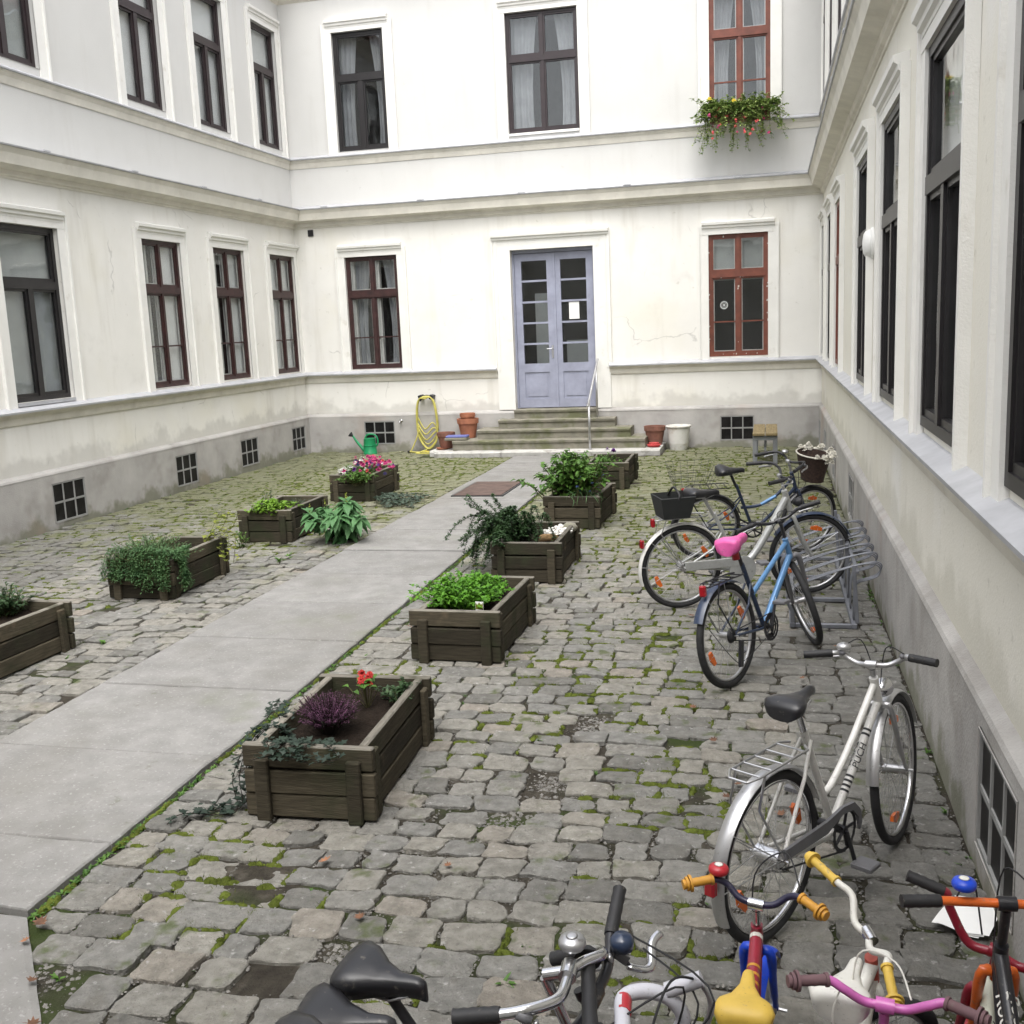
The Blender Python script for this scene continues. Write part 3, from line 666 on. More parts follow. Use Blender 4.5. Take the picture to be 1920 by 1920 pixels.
def warp(x, y): return x, y + .06 * math.sin(x * .75 + .6) + .03 * math.sin(x * 2.3 + y * .6) + .015 * math.sin(x * 5.3 + y)
stones = []
sr = random.Random(11)
def rows(x0f, x1f, ystart, yend):
    y = ystart
    while y < yend:
        big = 1.0 + .15 * max(0, min(1, (3.9 - y) / 1.2)); h = sr.uniform(.145, .185) * big
        x0, x1 = x0f(y + h * .5), x1f(y + h * .5); x = x0 + sr.uniform(0, .012)
        while x < x1 - .05:
            ww = sr.uniform(.15, .245) * big
            if sr.random() < .06: ww *= 1.35
            if x1 - (x + ww) < .09: ww = x1 - x - sr.uniform(0, .01)
            if ww > .34 * big: ww *= .5
            cx, cy = warp(x + ww / 2, y + h / 2); g = sr.uniform(.003, .0085)
            hw, hl = ww / 2 - g, h / 2 - g * sr.uniform(.8, 1.5)
            ok = not blocked(cx, cy, hw * .55, hl * .55) and sr.random() > .004 and not any(((cx - d[0]) / d[2]) ** 2 + ((cy - d[1]) / d[3]) ** 2 < 1 for d in dirt)
            if ok: stones.append((cx, cy, hw, hl))
            x += ww
        y += h
def right_start(y): return (path_right(y) + .035 if y > 3.43 else -2.92 + (3.405 - y) * .876) if y < 18.3 else -1.84
rows(right_start, lambda y: XR - .06, .3, 19.42)
rows(lambda y: XL + .07, lambda y: PL - .012 if y < 18.3 else -6.15, 3.45, 19.42)
def stone_geo(cx, cy, hw, hl, near):
    """a roughly squared sett: broken corners, wavering edges, worn arrises and an uneven top"""
    rot = sr.gauss(0, .045); k1 = sr.random() * 50; tx, ty = sr.gauss(0, .028), sr.gauss(0, .028); top = sr.gauss(.006, .005)
    cs = [(sx * hw + sr.gauss(0, .010), sy * hl + sr.gauss(0, .009)) for sx, sy in ((-1, -1), (1, -1), (1, 1), (-1, 1))]
    ring = []; mid = 3 if near == 2 else (2 if near else 1); jit = .0045
    for i in range(4):
        a, p, b = Vector(cs[i - 1]), Vector(cs[i]), Vector(cs[(i + 1) % 4])
        c0 = sr.uniform(.006, .024) if sr.random() < .78 else sr.uniform(.028, .05)
        ea, eb = (a - p).normalized(), (b - p).normalized()
        ring.append(p + ea * c0); 
        if near: ring.append(p + (ea + eb) * c0 * .33)
        ring.append(p + eb * c0)
        s0, s1 = p + eb * c0, b + (p - b).normalized() * .022; nrm = Vector((eb.y, -eb.x)); bow = sr.gauss(0, .004)
        for j in range(mid):
            t = (j + 1) / (mid + 1); ring.append(s0.lerp(s1, t) + nrm * (bow + sr.gauss(0, jit)))
    cr, srn = math.cos(rot), math.sin(rot); ring = [(p.x * cr - p.y * srn, p.x * srn + p.y * cr) for p in ring]; nv = len(ring)
    vs = []
    arr = sr.uniform(.004, .010)
    for ins, dz in ((-.001, -.05), (0, -.0045), (arr, -.0004), (None, .0006)):
        for (x, y) in ring:
            if ins is None: x, y = x * .55, y * .55
            else: L = math.hypot(x, y); x, y = x * (1 - ins / L), y * (1 - ins / L)
            z = top + dz + tx * x + ty * y + (.0055 * noise.noise(Vector((x * 17 + k1, y * 17, 1))) if ins is None or ins > 0 else .002 * noise.noise(Vector((x * 30 + k1, y * 30, 1))))
            vs.append((cx + x, cy + y, z))
    vs.append((cx, cy, top + .001 + .003 * sr.gauss(0, 1)))
    fs = [(k * nv + i, k * nv + (i + 1) % nv, (k + 1) * nv + (i + 1) % nv, (k + 1) * nv + i) for k in range(3) for i in range(nv)] + [(3 * nv + i, 3 * nv + (i + 1) % nv, 4 * nv) for i in range(nv)]
    return vs, fs
def seen(s):
    p = pixel_of((s[0], s[1], 0))
    if not p or not (-40 < p[0] < 1960 and -40 < p[1] < 1960): return 0
    return s[2] * s[3] / p[2] ** 3
order = sorted(range(len(stones)), key=lambda i: -seen(stones[i]))
single = set(order[:300])
field = MB(); field.att = []
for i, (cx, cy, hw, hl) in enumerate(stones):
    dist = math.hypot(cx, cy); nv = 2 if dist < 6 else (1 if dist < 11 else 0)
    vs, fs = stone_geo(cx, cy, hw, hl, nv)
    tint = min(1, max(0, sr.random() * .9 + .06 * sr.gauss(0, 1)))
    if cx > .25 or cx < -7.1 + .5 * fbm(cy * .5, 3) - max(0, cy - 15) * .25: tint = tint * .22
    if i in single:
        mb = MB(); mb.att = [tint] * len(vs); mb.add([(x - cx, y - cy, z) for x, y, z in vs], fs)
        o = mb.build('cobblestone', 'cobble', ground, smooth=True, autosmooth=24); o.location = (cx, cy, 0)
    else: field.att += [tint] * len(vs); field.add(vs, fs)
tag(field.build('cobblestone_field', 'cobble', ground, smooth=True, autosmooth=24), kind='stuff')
# grit and pebbles lying in the joints
gr = MB(); r3 = random.Random(5)
def grit(x, y, s_, z):
    a = r3.random() * 6.28; vs = [(x + s_ * math.cos(a + k * 1.57) * r3.uniform(.7, 1.3), y + s_ * math.sin(a + k * 1.57), z) for k in range(4)] + [(x, y, z + s_ * .7)]
    gr.add(vs, [(0, 1, 4), (1, 2, 4), (2, 3, 4), (3, 0, 4)])
for (cx, cy, hw, hl) in stones:
    if cy > 9 or not seen((cx, cy, hw, hl)): continue
    for _ in range(int(26 if cy < 5 else 10)):
        if r3.random() < .5: x, y = cx + hw + .004 + r3.gauss(0, .006), cy + r3.uniform(-1, 1) * hl
        else: x, y = cx + r3.uniform(-1, 1) * hw, cy + hl + .004 + r3.gauss(0, .006)
        if not blocked(x, y, 0, 0): grit(x, y, .0022 + .007 * r3.random() ** 2, r3.uniform(-.006, .004))
for (dx, dy, ra, rb) in dirt:
    for _ in range(420):
        x, y = dx + r3.gauss(0, ra * .7), dy + r3.gauss(0, rb * .7)
        if not blocked(x, y, 0, 0): grit(x, y, .0025 + .012 * r3.random() ** 3, gz_(x, y))
for _ in range(1500):
    y = 3.4 + 8 * r3.random() ** 1.6; x = path_right(y) + .02 + abs(r3.gauss(0, .03))
    if not blocked(x, y, 0, 0): grit(x, y, .0025 + .008 * r3.random() ** 2, gz_(x, y))
tag(gr.build('grit', 'gravel'), 'fine grey grit scattered in the joints of the cobbles', None, kind='stuff')
# moss cushions and tiny weeds in the joints
ms = MB(); wd = MB(); r4 = random.Random(9)
mossy = [(-.9, 6.4, .5), (-1.0, 7.6, .55), (-.6, 5.2, .35), (-.75, 9.3, .8), (-1.2, 11, .9), (-1.3, 13, 1.2), (-.8, 15.5, 1.2), (-1.2, 17.3, 1.2), (-2.5, 4.0, .28), (-2.2, 3.6, .25), (-1.5, 5.6, .3), (-1.6, 6.9, .25), (-2.55, 6.5, .3), (-.35, 4.6, .28), (-.55, 3.6, .3), (-1.1, 2.75, .3), (-2.6, 5.9, .3), (-6.2, 6.4, .6), (-6.9, 8, .7), (-6.5, 12, 1.4), (-6.6, 15, 1.6), (-5.2, 17, 1.2), (-.3, 3.1, .2)]
def cushion(x, y, sx, sy, z, k=6):
    a0 = r4.random() * 6; q = [r4.uniform(.65, 1.3) for _ in range(k)]
    vs = [(x + sx * 1.15 * q[i] * math.cos(a0 + i * 6.283 / k), y + sy * 1.15 * q[i] * math.sin(a0 + i * 6.283 / k), z - .008) for i in range(k)] + [(x + sx * .6 * math.cos(a0 + i * 6.283 / k), y + sy * .6 * math.sin(a0 + i * 6.283 / k), z + .0035 * q[i]) for i in range(k)] + [(x, y, z + .006)]
    ms.add(vs, [(i, (i + 1) % k, k + (i + 1) % k, k + i) for i in range(k)] + [(k + i, k + (i + 1) % k, 2 * k) for i in range(k)])
for _ in range(700):
    y = 3.45 + 12 * r4.random() ** 1.4; x = path_right(y) + .024 + r4.gauss(0, .006)
    if fbm(y * 2, 4, 1) > -.1: cushion(x, y, .014, .02, r4.uniform(-.002, .008))
for (cx, cy, hw, hl) in stones:
    m_ = max([math.exp(-((cx - a_) ** 2 + (cy - b_) ** 2 * .6) / (c_ * c_ * 1.4)) for a_, b_, c_ in mossy]) + .42 * fbm(cx * 1.4, cy * 1.4, 7) - .12
    if m_ < .12 or not seen((cx, cy, hw, hl)): continue
    for (ex, ey, dx, dy) in ((0, hl + .006, 1, 0), (hw + .006, 0, 0, 1)):
        if r4.random() > m_ * 1.5: continue
        L = hw if dx else hl; n_ = int(3 + 5 * L / .1)
        t0, t1 = sorted((r4.uniform(-1.1, 1.1), r4.uniform(-1.1, 1.1)))
        for j in range(n_):
            t = t0 + (t1 - t0) * (j + r4.random()) / n_; x, y = cx + ex + dx * t * L + r4.gauss(0, .004), cy + ey + dy * t * L + r4.gauss(0, .004)
            if blocked(x, y, .005, .005): continue
            s_ = r4.uniform(.009, .02) * (1.25 if m_ > .6 else 1); cushion(x, y, s_ * (1.4 if dx else .95), s_ * (1.4 if dy else .95), r4.uniform(-.002, .007))
            for _b in range(4):
                bx, by = x + r4.gauss(0, s_ * .7), y + r4.gauss(0, s_ * .7); a = r4.random() * 6.28; l_ = r4.uniform(.006, .016)
                wd.add([(bx, by, 0), (bx + .003, by + .002, 0), (bx + l_ * math.cos(a), by + l_ * math.sin(a), .004 + l_ * 1.1)], [(0, 1, 2)])
tag(ms.build('moss', 'moss', smooth=True), 'yellow-green moss cushions filling the cobble joints', None, kind='stuff')
# weeds: rosettes of small leaves between the stones and along the path edge
def leaf_at(mb, p, d, up, L, W, fold=.25, droop=.3, mi=0):
    """a bent, folded leaf of six faces from p along d"""
    d = d.normalized(); s = d.cross(up)
    s = s.normalized() if s.length > 1e-5 else d.orthogonal().normalized(); n_ = s.cross(d).normalized()
    a = p; b = p + d * L * .35 + n_ * L * .05; c = p + d * L * .72 - n_ * L * droop * .25; e = p + d * L - n_ * L * droop * .6
    vs = [a, b + s * W * .5 + n_ * W * fold, b, b - s * W * .5 + n_ * W * fold, c + s * W * .36 + n_ * W * fold * .7, c, c - s * W * .36 + n_ * W * fold * .7, e]
    mb.add(vs, [(0, 2, 1), (0, 3, 2), (1, 2, 5, 4), (2, 3, 6, 5), (4, 5, 7), (5, 6, 7)], mi)
weeds = MB(); r5 = random.Random(21)
spots = []
for _ in range(420):
    y = 3.3 + 13 * r5.random() ** 1.6; spots.append((path_right(y) + .024 + r5.gauss(0, .006), y, .75))
for _ in range(90):
    y = r5.uniform(3.2, 17); spots.append((r5.uniform(-2.3, .3), y, .7))
for _ in range(60): spots.append((r5.uniform(-8.2, -4.6), r5.uniform(5, 18), .8))
for _ in range(46): spots.append((XR - .09 + r5.gauss(0, .02), r5.uniform(3.4, 12), .9))
for _ in range(40): spots.append((XL + .1 + r5.gauss(0, .03), r5.uniform(10, 19), .9))
for (x, y, q) in ((-.92, 3.3, 1.6), (-.98, 3.02, 1.2), (-2.55, 3.05, 1.3), (-2.1, 3.2, 1.1), (-.72, 2.62, 1.3), (-2.9, 6.4, 1.6), (-2.85, 6.9, 1.4), (-5.05, 7.0, 1.8), (-5.1, 6.6, 1.4), (-4.95, 9.9, 2.2), (-4.95, 10.1, 2.0), (-4.8, 11, 1.5), (-2.7, 5.9, 1.5), (-2.5, 6.35, 1.4)): spots.append((x, y, q))
for (x, y, q) in spots:
    if blocked(x, y, .004, .004): continue
    for k in range(r5.randint(4, 8)):
        a = r5.random() * 6.283; e = r5.uniform(.15, 1.1); d = Vector((math.cos(a) * math.cos(e), math.sin(a) * math.cos(e), math.sin(e)))
        leaf_at(weeds, Vector((x + r5.gauss(0, .006), y + r5.gauss(0, .006), -.004)), d, Vector((0, 0, 1)), r5.uniform(.02, .042) * q, r5.uniform(.008, .016) * q)
tag(weeds.build('weeds', 'leaf_mid', smooth=True), 'small green weeds sprouting along the path edge and joints', None, kind='stuff')
tag(wd.build('moss_blades', 'moss'), 'short moss blades standing up between the cobbles', None, kind='stuff')
# ---------------------------------------------------------------- entrance steps, rail and the things round them
stair = thing('entrance_steps', 'mossy sandstone steps leading up to the blue door', 'steps', (-3.9, 18.9, 0))
def stone_step(x0, x1, y0, y1, z0, z1, m_, name='step', nose=.03):
    mb = MB(); n = 16; vs = []; r_ = random.Random(int(x0 * 100))
    prof = [(y0 + nose, z0), (y0 + nose, z1 - .055), (y0 + .006, z1 - .05), (y0, z1 - .012), (y0 + .012, z1), (y1, z1), (y1, z0)]
    for k in range(n + 1):
        x = x0 + (x1 - x0) * k / n; j = r_.gauss(0, .004)
        vs += [(x, y + (j if i < 5 else 0), z + (j * .6 if 2 < i < 6 else 0)) for i, (y, z) in enumerate(prof)]
    q = len(prof); fs = [(k * q + i, k * q + (i + 1) % q, (k + 1) * q + (i + 1) % q, (k + 1) * q + i) for k in range(n) for i in range(q)] + [tuple(range(q)), tuple(n * q + i for i in range(q))[::-1]]
    vs = [(x + 3.9, y - 18.9, z) for x, y, z in vs]
    mb.add(vs, fs); return mb.build(name, m_, stair, recalc=True)
stone_step(-5.68, -2.14, 18.62, 19.44, .10, .275, 'step_stone'); stone_step(-5.27, -2.43, 18.87, 19.44, .278, .44, 'step_stone'); stone_step(-4.92, -2.74, 19.12, 19.44, .443, .60, 'step_stone'); stone_step(-4.66, -3.09, 19.33, 19.66, .603, .765, 'step_stone')
for (a, b, lab, c) in ((-6.12, -4.72, 'chipped pale stone kerb slab at the left foot of the steps', .10), (-4.70, -1.86, 'long pale stone kerb slab in front of the steps', .105)):
    t = thing('kerb_slab', lab, 'stone slab', ((a + b) / 2, 18.7, 0))
    mb = MB(); n = 18; vs = []; r_ = random.Random(3)
    for k in range(n + 1):
        x = a + (b - a) * k / n - (a + b) / 2; j = abs(r_.gauss(0, .02)) if a < -5 else abs(r_.gauss(0, .006)); cut = .22 if (a < -5 and k < 2) else 0
        vs += [(x, -.30 + j + cut, -.05), (x, -.31 + j + cut, c - .03), (x, -.29 + j * 1.5 + cut, c - j * .4), (x, .74, c), (x, .74, -.05)]
    mb.add(vs, [(k * 5 + i, k * 5 + (i + 1) % 5, (k + 1) * 5 + (i + 1) % 5, (k + 1) * 5 + i) for k in range(n) for i in range(5)] + [(0, 1, 2, 3, 4), tuple(n * 5 + i for i in range(5))[::-1]])
    mb.build('slab', 'pale_stone', t, recalc=True)
rail = thing('handrail', 'thin steel handrail on the right of the steps', 'handrail', (-3.1, 18.5, .105))
b_ = MB(); b_.tube([(0, 0, 0), (0, 0, .84)], .021, 10); b_.build('post', 'steel', rail, smooth=True)
b_ = MB(); b_.tube([(.03, .72, .50), (.03, .72, 1.42)], .019, 10); b_.build('post', 'steel', rail, smooth=True)
b_ = MB(); b_.tube(smooth_path([(-.005, -.14, .77), (0, -.05, .82), (.0, .02, .86), (.03, .72, 1.42), (.04, .86, 1.53), (.04, .88, 1.55)], 5), .021, 10); b_.build('rail', 'steel', rail, smooth=True)
b_ = MB(); b_.lathe([(.05, 0), (.05, .008), (.025, .012)], 14); b_.build('foot_plate', 'steel', rail)
# watering can
can = thing('watering_can', 'green plastic watering can with black rose by the cellar window', 'watering can', (-7.48, 19.12, .0), R(4))
b_ = MB(); b_.lathe([(.125, 0), (.135, .01), (.135, .03), (.128, .04), (.122, .16), (.128, .165), (.128, .18), (.120, .185), (.115, .29), (.118, .30), (.105, .305), (.0, .30)], 28); b_.build('body', 'can_green', can, smooth=True, autosmooth=40)
b_ = MB(); b_.tube(smooth_path([(-.11, 0, .08), (-.17, 0, .14), (-.26, 0, .25), (-.33, 0, .36)], 5), [.05, .048, .044, .04, .036, .032, .03, .028, .027, .026, .024, .022, .021, .02, .019, .018], 12); b_.build('spout', 'can_green', can, smooth=True)
b_ = MB(); b_.lathe([(.018, 0), (.024, .02), (.05, .06), (.052, .075), (.0, .085)], 16, Matrix.Translation((-.325, 0, .35)) @ Matrix.Rotation(R(-52), 4, 'Y')); b_.build('rose', 'rubber', can, smooth=True)
b_ = MB(); b_.tube(smooth_path([(-.09, 0, .30), (-.05, 0, .365), (.03, 0, .385), (.11, 0, .365), (.155, 0, .30), (.16, 0, .20), (.125, 0, .15)], 6), .016, 10); b_.build('handle', 'can_green', can, smooth=True)
# hose and its bracket
br = thing('hose_bracket', 'black wall bracket holding the yellow garden hose', 'bracket', (-6.38, YB, 1.03))
b_ = MB(); b_.tube([(.13 * math.cos(a), -.09, -.06 + .1 * math.sin(a)) for a in [math.pi * k / 10 for k in range(11)]], .02, 8); b_.build('cradle', 'dark_steel', br, smooth=True)
for s_ in (-1, 1):
    b_ = MB(); b_.bbox((s_ * .1 - .035, -.17, -.0), (s_ * .1 + .035, -.0, .09), .006, Matrix.Rotation(s_ * .3, 4, 'Y')); b_.build('horn', 'dark_steel', br)
hs_ = thing('garden_hose', 'coiled yellow garden hose hanging on the plinth', 'hose', (-6.38, YB - .13, 0))
r6 = random.Random(4)
for k, bot in enumerate((.44, .34, .24, .15, .08, .06)):
    d = -.02 * (k % 3); w_ = .17 + .01 * (k % 2); sk = .03 * (k - 2)
    pts = [(-.02 + sk * .1, d, 1.06 - .008 * k), (-.12, d, 1.02), (-w_, d - .01, .88), (-w_ - .02, d, .6), (-w_ - .005 + sk * .2, d, bot + .22), (sk * .3 - .03, d - .02, bot), (.13 + sk * .4, d - .01, bot + .12), (w_ + .03, d, .45), (w_ + .02, d - .01, .75), (w_ - .02, d, .95), (.09, d, 1.045)]
    b_ = MB(); b_.tube(smooth_path(pts, 6, True), .0135, 8, closed=True); b_.build('loop', 'hose', hs_, smooth=True)
b_ = MB(); b_.tube(smooth_path([(-.16, -.03, .5), (-.2, -.06, .3), (-.30, -.12, .06), (-.33, -.16, .03)], 6), .0135, 8); b_.build('tail', 'hose', hs_, smooth=True)
b_ = MB(); b_.tube(smooth_path([(-.33, -.2, .03), (-.15, -.25, .02), (.1, -.3, .03), (.35, -.32, .03), (.2, -.42, .02), (-.1, -.42, .02), (-.08, -.34, .03), (.03, -.2, .06)], 6), .0135, 8); b_.build('tail', 'hose', hs_, smooth=True)
b_ = MB(); b_.tube([(-.36, -.19, .03), (-.31, -.2, .03)], .02, 10); b_.build('coupling', 'rubber', hs_, smooth=True)
b_ = MB(); b_.tube([(.02, -.27, .03), (.10, -.29, .03)], .021, 10); b_.build('coupling', 'petal_yellow', hs_, smooth=True)
# pots
def pot(label, loc, r_, h, m_, rim=.06, name='flower_pot', soil=True, cat='flower pot', group=None):
    t = thing(name, label, cat, loc, 0, group)
    b_ = MB(); b_.lathe([(r_ * .66, 0), (r_ * .92, h - rim), (r_ * .93, h - rim), (r_, h - rim), (r_ * 1.03, h), (r_ * .93, h), (r_ * .90, h - rim), (r_ * .88, h - .05)] + ([] if not soil else [(0, h - .05)]), 26)
    b_.build('pot', m_, t, smooth=True, autosmooth=35); return t
pot('tall terracotta pot standing on the left of the steps', (-5.52, 19.18, .28), .20, .36, 'terracotta', .09, soil=False)
pot('smaller terracotta pot nested upside in the tall pot', (-5.52, 19.18, .48), .145, .26, 'terracotta', .07)
pot('low dark terracotta pot beside the blue box', (-5.92, 19.05, .10), .17, .30, 'old_terracotta', .07)
t = thing('pot_saucer', 'red clay saucer under the low dark pot', 'saucer', (-5.95, 18.9, .10)); b_ = MB(); b_.lathe([(.10, 0), (.13, .03), (.12, .03), (.1, .012), (0, .012)], 20); b_.build('dish', 'terracotta', t, smooth=True, autosmooth=35)
pot('weathered round terracotta pot right of the steps', (-2.02, 19.12, .10), .19, .34, 'old_terracotta', .08)
t = thing('pot_saucer', 'small orange clay saucer on the kerb slab right of the steps', 'saucer', (-2.0, 18.75, .105)); b_ = MB(); b_.lathe([(.08, 0), (.12, .025), (.125, .045), (.09, .05), (.09, .075), (.0, .08)], 20); b_.build('dish', 'petal_coral', t, smooth=True, autosmooth=35)
bk = thing('plant_bucket', 'tall dirty white ribbed bucket against the back wall', 'bucket', (-1.60, 19.15, 0))
b_ = MB(); b_.lathe([(.15, 0), (.155, .01), (.158, .05), (.163, .055), (.165, .08), (.17, .085), (.172, .11), (.178, .115), (.205, .40), (.222, .405), (.226, .44), (.20, .445), (.19, .40), (0, .39)], 28); b_.build('body', 'white_plastic', bk, smooth=True, autosmooth=35)
b_ = MB(); b_.tube([(.225 * math.cos(a), .225 * math.sin(a), .425) for a in [6.283 * k / 28 for k in range(28)]], .009, 6, closed=True); b_.build('rim', 'white_plastic', bk, smooth=True)
overlay('white_plastic', (.42, .37, .28), 7, .52, .75, .6)
bb = thing('blue_box', 'flat blue plastic tray on a stone block at the left end of the steps', 'tray', (-5.62, 18.78, .28), R(3))
b_ = MB(); b_.bbox((-.22, -.12, 0), (.20, .14, .05), .01); b_.build('base', 'step_stone', bb)
b_ = MB(); b_.bbox((-.20, -.10, .052), (.20, .13, .085), .008); b_.build('tray', 'blue_box', bb)
# bench
bn = thing('garden_bench', 'weathered wooden bench with grey legs by the back wall', 'bench', (-.08, 17.0, 0))
for k in range(2):
    b_ = MB(); b_.bbox((-.19 + k * .195, 0, .455), (-.005 + k * .195, 1.5, .495), .006); b_.build('seat_plank', 'bench_wood', bn)
for yy in (.06, 1.38):
    for s_ in (-1, 1):
        b_ = MB(); b_.bbox((s_ * .155 - .035, yy, 0), (s_ * .155 + .035, yy + .05, .40), .005); b_.build('leg', 'bench_grey', bn)
    b_ = MB(); b_.bbox((-.19, yy - .004, .38), (.19, yy + .054, .45), .005); b_.build('crossbar', 'bench_grey', bn)
b_ = MB(); b_.bbox((-.02, .115, .2), (.02, 1.375, .26), .005); b_.build('stretcher', 'bench_grey', bn)
# ---------------------------------------------------------------- planters: stacked boards with corner battens
PW, PD, PH = .66, 1.06, .365
def make_planter():
    t = thing('planter_box', 'planter', 'planter')
    bh = PH / 3
    def board(x0, y0, x1, y1, k, top):
        L = math.hypot(x1 - x0, y1 - y0); b = MB(); z = k * bh
        b.bbox((-L / 2, -.022, .003), (L / 2, .022, bh - .003), .007)
        b.mi = [1 if (top and all(b.v[i][2] > bh - .012 for i in f_)) else 0 for f_ in b.f]; o = b.build('board', ['planter_wood', 'planter_rim'], t); o.location = ((x0 + x1) / 2, (y0 + y1) / 2, z + (.004 if top else 0)); o.rotation_euler = (0, 0, math.atan2(y1 - y0, x1 - x0))
    for k in range(3):
        board(0, .022, PW, .022, k, k == 2); board(0, PD - .022, PW, PD - .022, k, k == 2)
        board(.062, .046, .062, PD - .046, k, k == 2); board(PW - .062, .046, PW - .062, PD - .046, k, k == 2)
    for (x, y) in ((.10, -.018), (PW - .10, -.018), (.10, PD + .018), (PW - .10, PD + .018)):
        b = MB(); b.bbox((-.036, -.017, 0), (.036, .017, PH - .05), .006); o = b.build('batten', 'planter_wood', t); o.location = (x, y, -.01)
    for x in (.024, PW - .024):
        for y in (.10, PD - .10):
            b = MB(); b.bbox((-.015, -.035, 0), (.015, .035, PH - .03), .006); o = b.build('batten', 'planter_wood', t); o.location = (x, y, -.01)
    s = MB(); n = 12; r_ = random.Random(2)
    s.add([(.086 + (PW - .172) * i / n, .046 + (PD - .092) * j / n, .285 + .018 * fbm(i * .5, j * .5, 2) + r_.gauss(0, .006)) for j in range(n + 1) for i in range(n + 1)], [(j * (n + 1) + i, j * (n + 1) + i + 1, (j + 1) * (n + 1) + i + 1, (j + 1) * (n + 1) + i) for j in range(n) for i in range(n)])
    s.build('soil', 'potting_soil', t, smooth=True)
    return t
proto = make_planter()
PLANTERS = [(-2.47, 4.38, 2.5, 'nearest dark wooden planter with purple heather and trailing ivy'), (-2.46, 6.82, -1, 'dark wooden planter filled with bright green parsley'), (-2.47, 9.12, 1, 'dark wooden planter with white pebbles and a dark trailing shrub'),
            (-2.52, 11.68, -2, 'dark wooden planter under the tall leafy green bush'), (-2.56, 14.55, 0, 'farthest right-hand wooden planter, nearest the steps'), (-5.88, 5.82, -2, 'wooden planter cut off by the left edge of the picture'),
            (-5.86, 8.28, 1, 'wooden planter overgrown by a dense grey-green herb'), (-5.88, 10.80, 0, 'wooden planter with a lime green herb at its front'), (-5.95, 13.58, 1, 'wooden planter brimming with pink and white flowers')]
for i, (x, y, a, lab) in enumerate(PLANTERS):
    o = proto if i == 0 else copy_tree(proto)
    for ch in o.children:            # every box has warped and settled in its own way
        if not ch.name.startswith('soil'):
            ch.location = ch.location + Vector((rnd.gauss(0, .002), rnd.gauss(0, .002), rnd.gauss(0, .0015))); ch.rotation_euler = (rnd.gauss(0, .012), rnd.gauss(0, .004), ch.rotation_euler.z + rnd.gauss(0, .006))
    o.location = (x, y, .012); o.rotation_euler = (0, 0, R(a)); o['label'] = lab; o['group'] = 'wooden planters along the path'
# ---------------------------------------------------------------- bicycle rack: angle-iron base with bundles of bent wire
rk = thing('bicycle_rack', 'low galvanised wire bicycle rack along the right wall', 'bicycle rack', (0, 0, 0))
for x in (.16, .60):
    b_ = MB(); b_.bbox((x - .02, 7.88, .012), (x + .02, 10.2, .05), .004); b_.build('base_rail', 'rack_steel', rk)
for y in (7.9, 8.66, 9.42, 10.18):
    b_ = MB(); b_.bbox((.18, y - .018, .012), (.58, y + .018, .045), .004); b_.build('cross_rail', 'rack_steel', rk)
    b_ = MB(); b_.bbox((.145, y - .02, .05), (.175, y + .02, .30), .004); b_.build('upright', 'rack_steel', rk)
    b_ = MB(); b_.bbox((-.014, -.014, 0), (.014, .014, .44), .004, Matrix.Translation((.62, y, .05)) @ Matrix.Rotation(R(-4), 4, 'Y')); b_.build('upright', 'rack_steel', rk)
for x, z in ((.16, .29), (.615, .44)):
    b_ = MB(); b_.bbox((x - .012, 7.88, z - .012), (x + .012, 10.2, z + .012), .004); b_.build('top_rail', 'rack_steel', rk)
for k in range(6):
    y = 7.98 + k * .33
    for j in range(3):
        yy = y + (j - 1) * .032; dx = j * .02
        pts = [(.16, yy, .10), (.12, yy, .20), (.17, yy, .30), (.40, yy, .40), (.62 + dx, yy, .475), (.72 + dx, yy, .49), (.775 + dx * .5, yy, .46), (.765, yy, .40), (.70, yy, .37), (.62, yy, .34), (.60, yy, .25), (.60, yy, .06)]
        b_ = MB(); b_.tube(smooth_path(pts, 4), .0052, 6); b_.build('wire', 'rack_steel', rk, smooth=True)
# ---------------------------------------------------------------- litter and leaves on the ground
pp = thing('paper_sheets', 'white sheets of paper lying on the cobbles by the right wall', 'paper', (.72, 3.98, .03), R(-28))
for k in range(3):
    b_ = MB(); n = 6; b_.add([(-.085 + .17 * i / n, -.12 + .24 * j / n, .004 * k + .006 * math.sin(i + j * .7 + k)) for j in range(n + 1) for i in range(n + 1)], [(j * (n + 1) + i, j * (n + 1) + i + 1, (j + 1) * (n + 1) + i + 1, (j + 1) * (n + 1) + i) for j in range(n) for i in range(n)])
    o = b_.build('sheet', 'paper', pp, smooth=True); o.rotation_euler = (0, 0, .06 * k); o.location = (.01 * k, 0, 0)
r7 = random.Random(13)
lf = MB()
lpts = [(0, -.05, .012), (.004, -.02, .004), (.03, -.022, .012), (.022, -.006, .003), (.045, .004, .014), (.024, .012, .004), (.022, .032, .012), (.008, .026, .003), (0, .05, .010), (-.008, .026, .003), (-.024, .03, .010), (-.022, .010, .004), (-.042, .0, .016), (-.02, -.008, .003), (-.028, -.024, .010), (-.004, -.02, .004)]
lf.add(lpts + [(0, 0, .001)], [(i, (i + 1) % 16, 16) for i in range(16)])
lmesh = lf.mesh('fallen_leaf', 'dead_leaf', True)
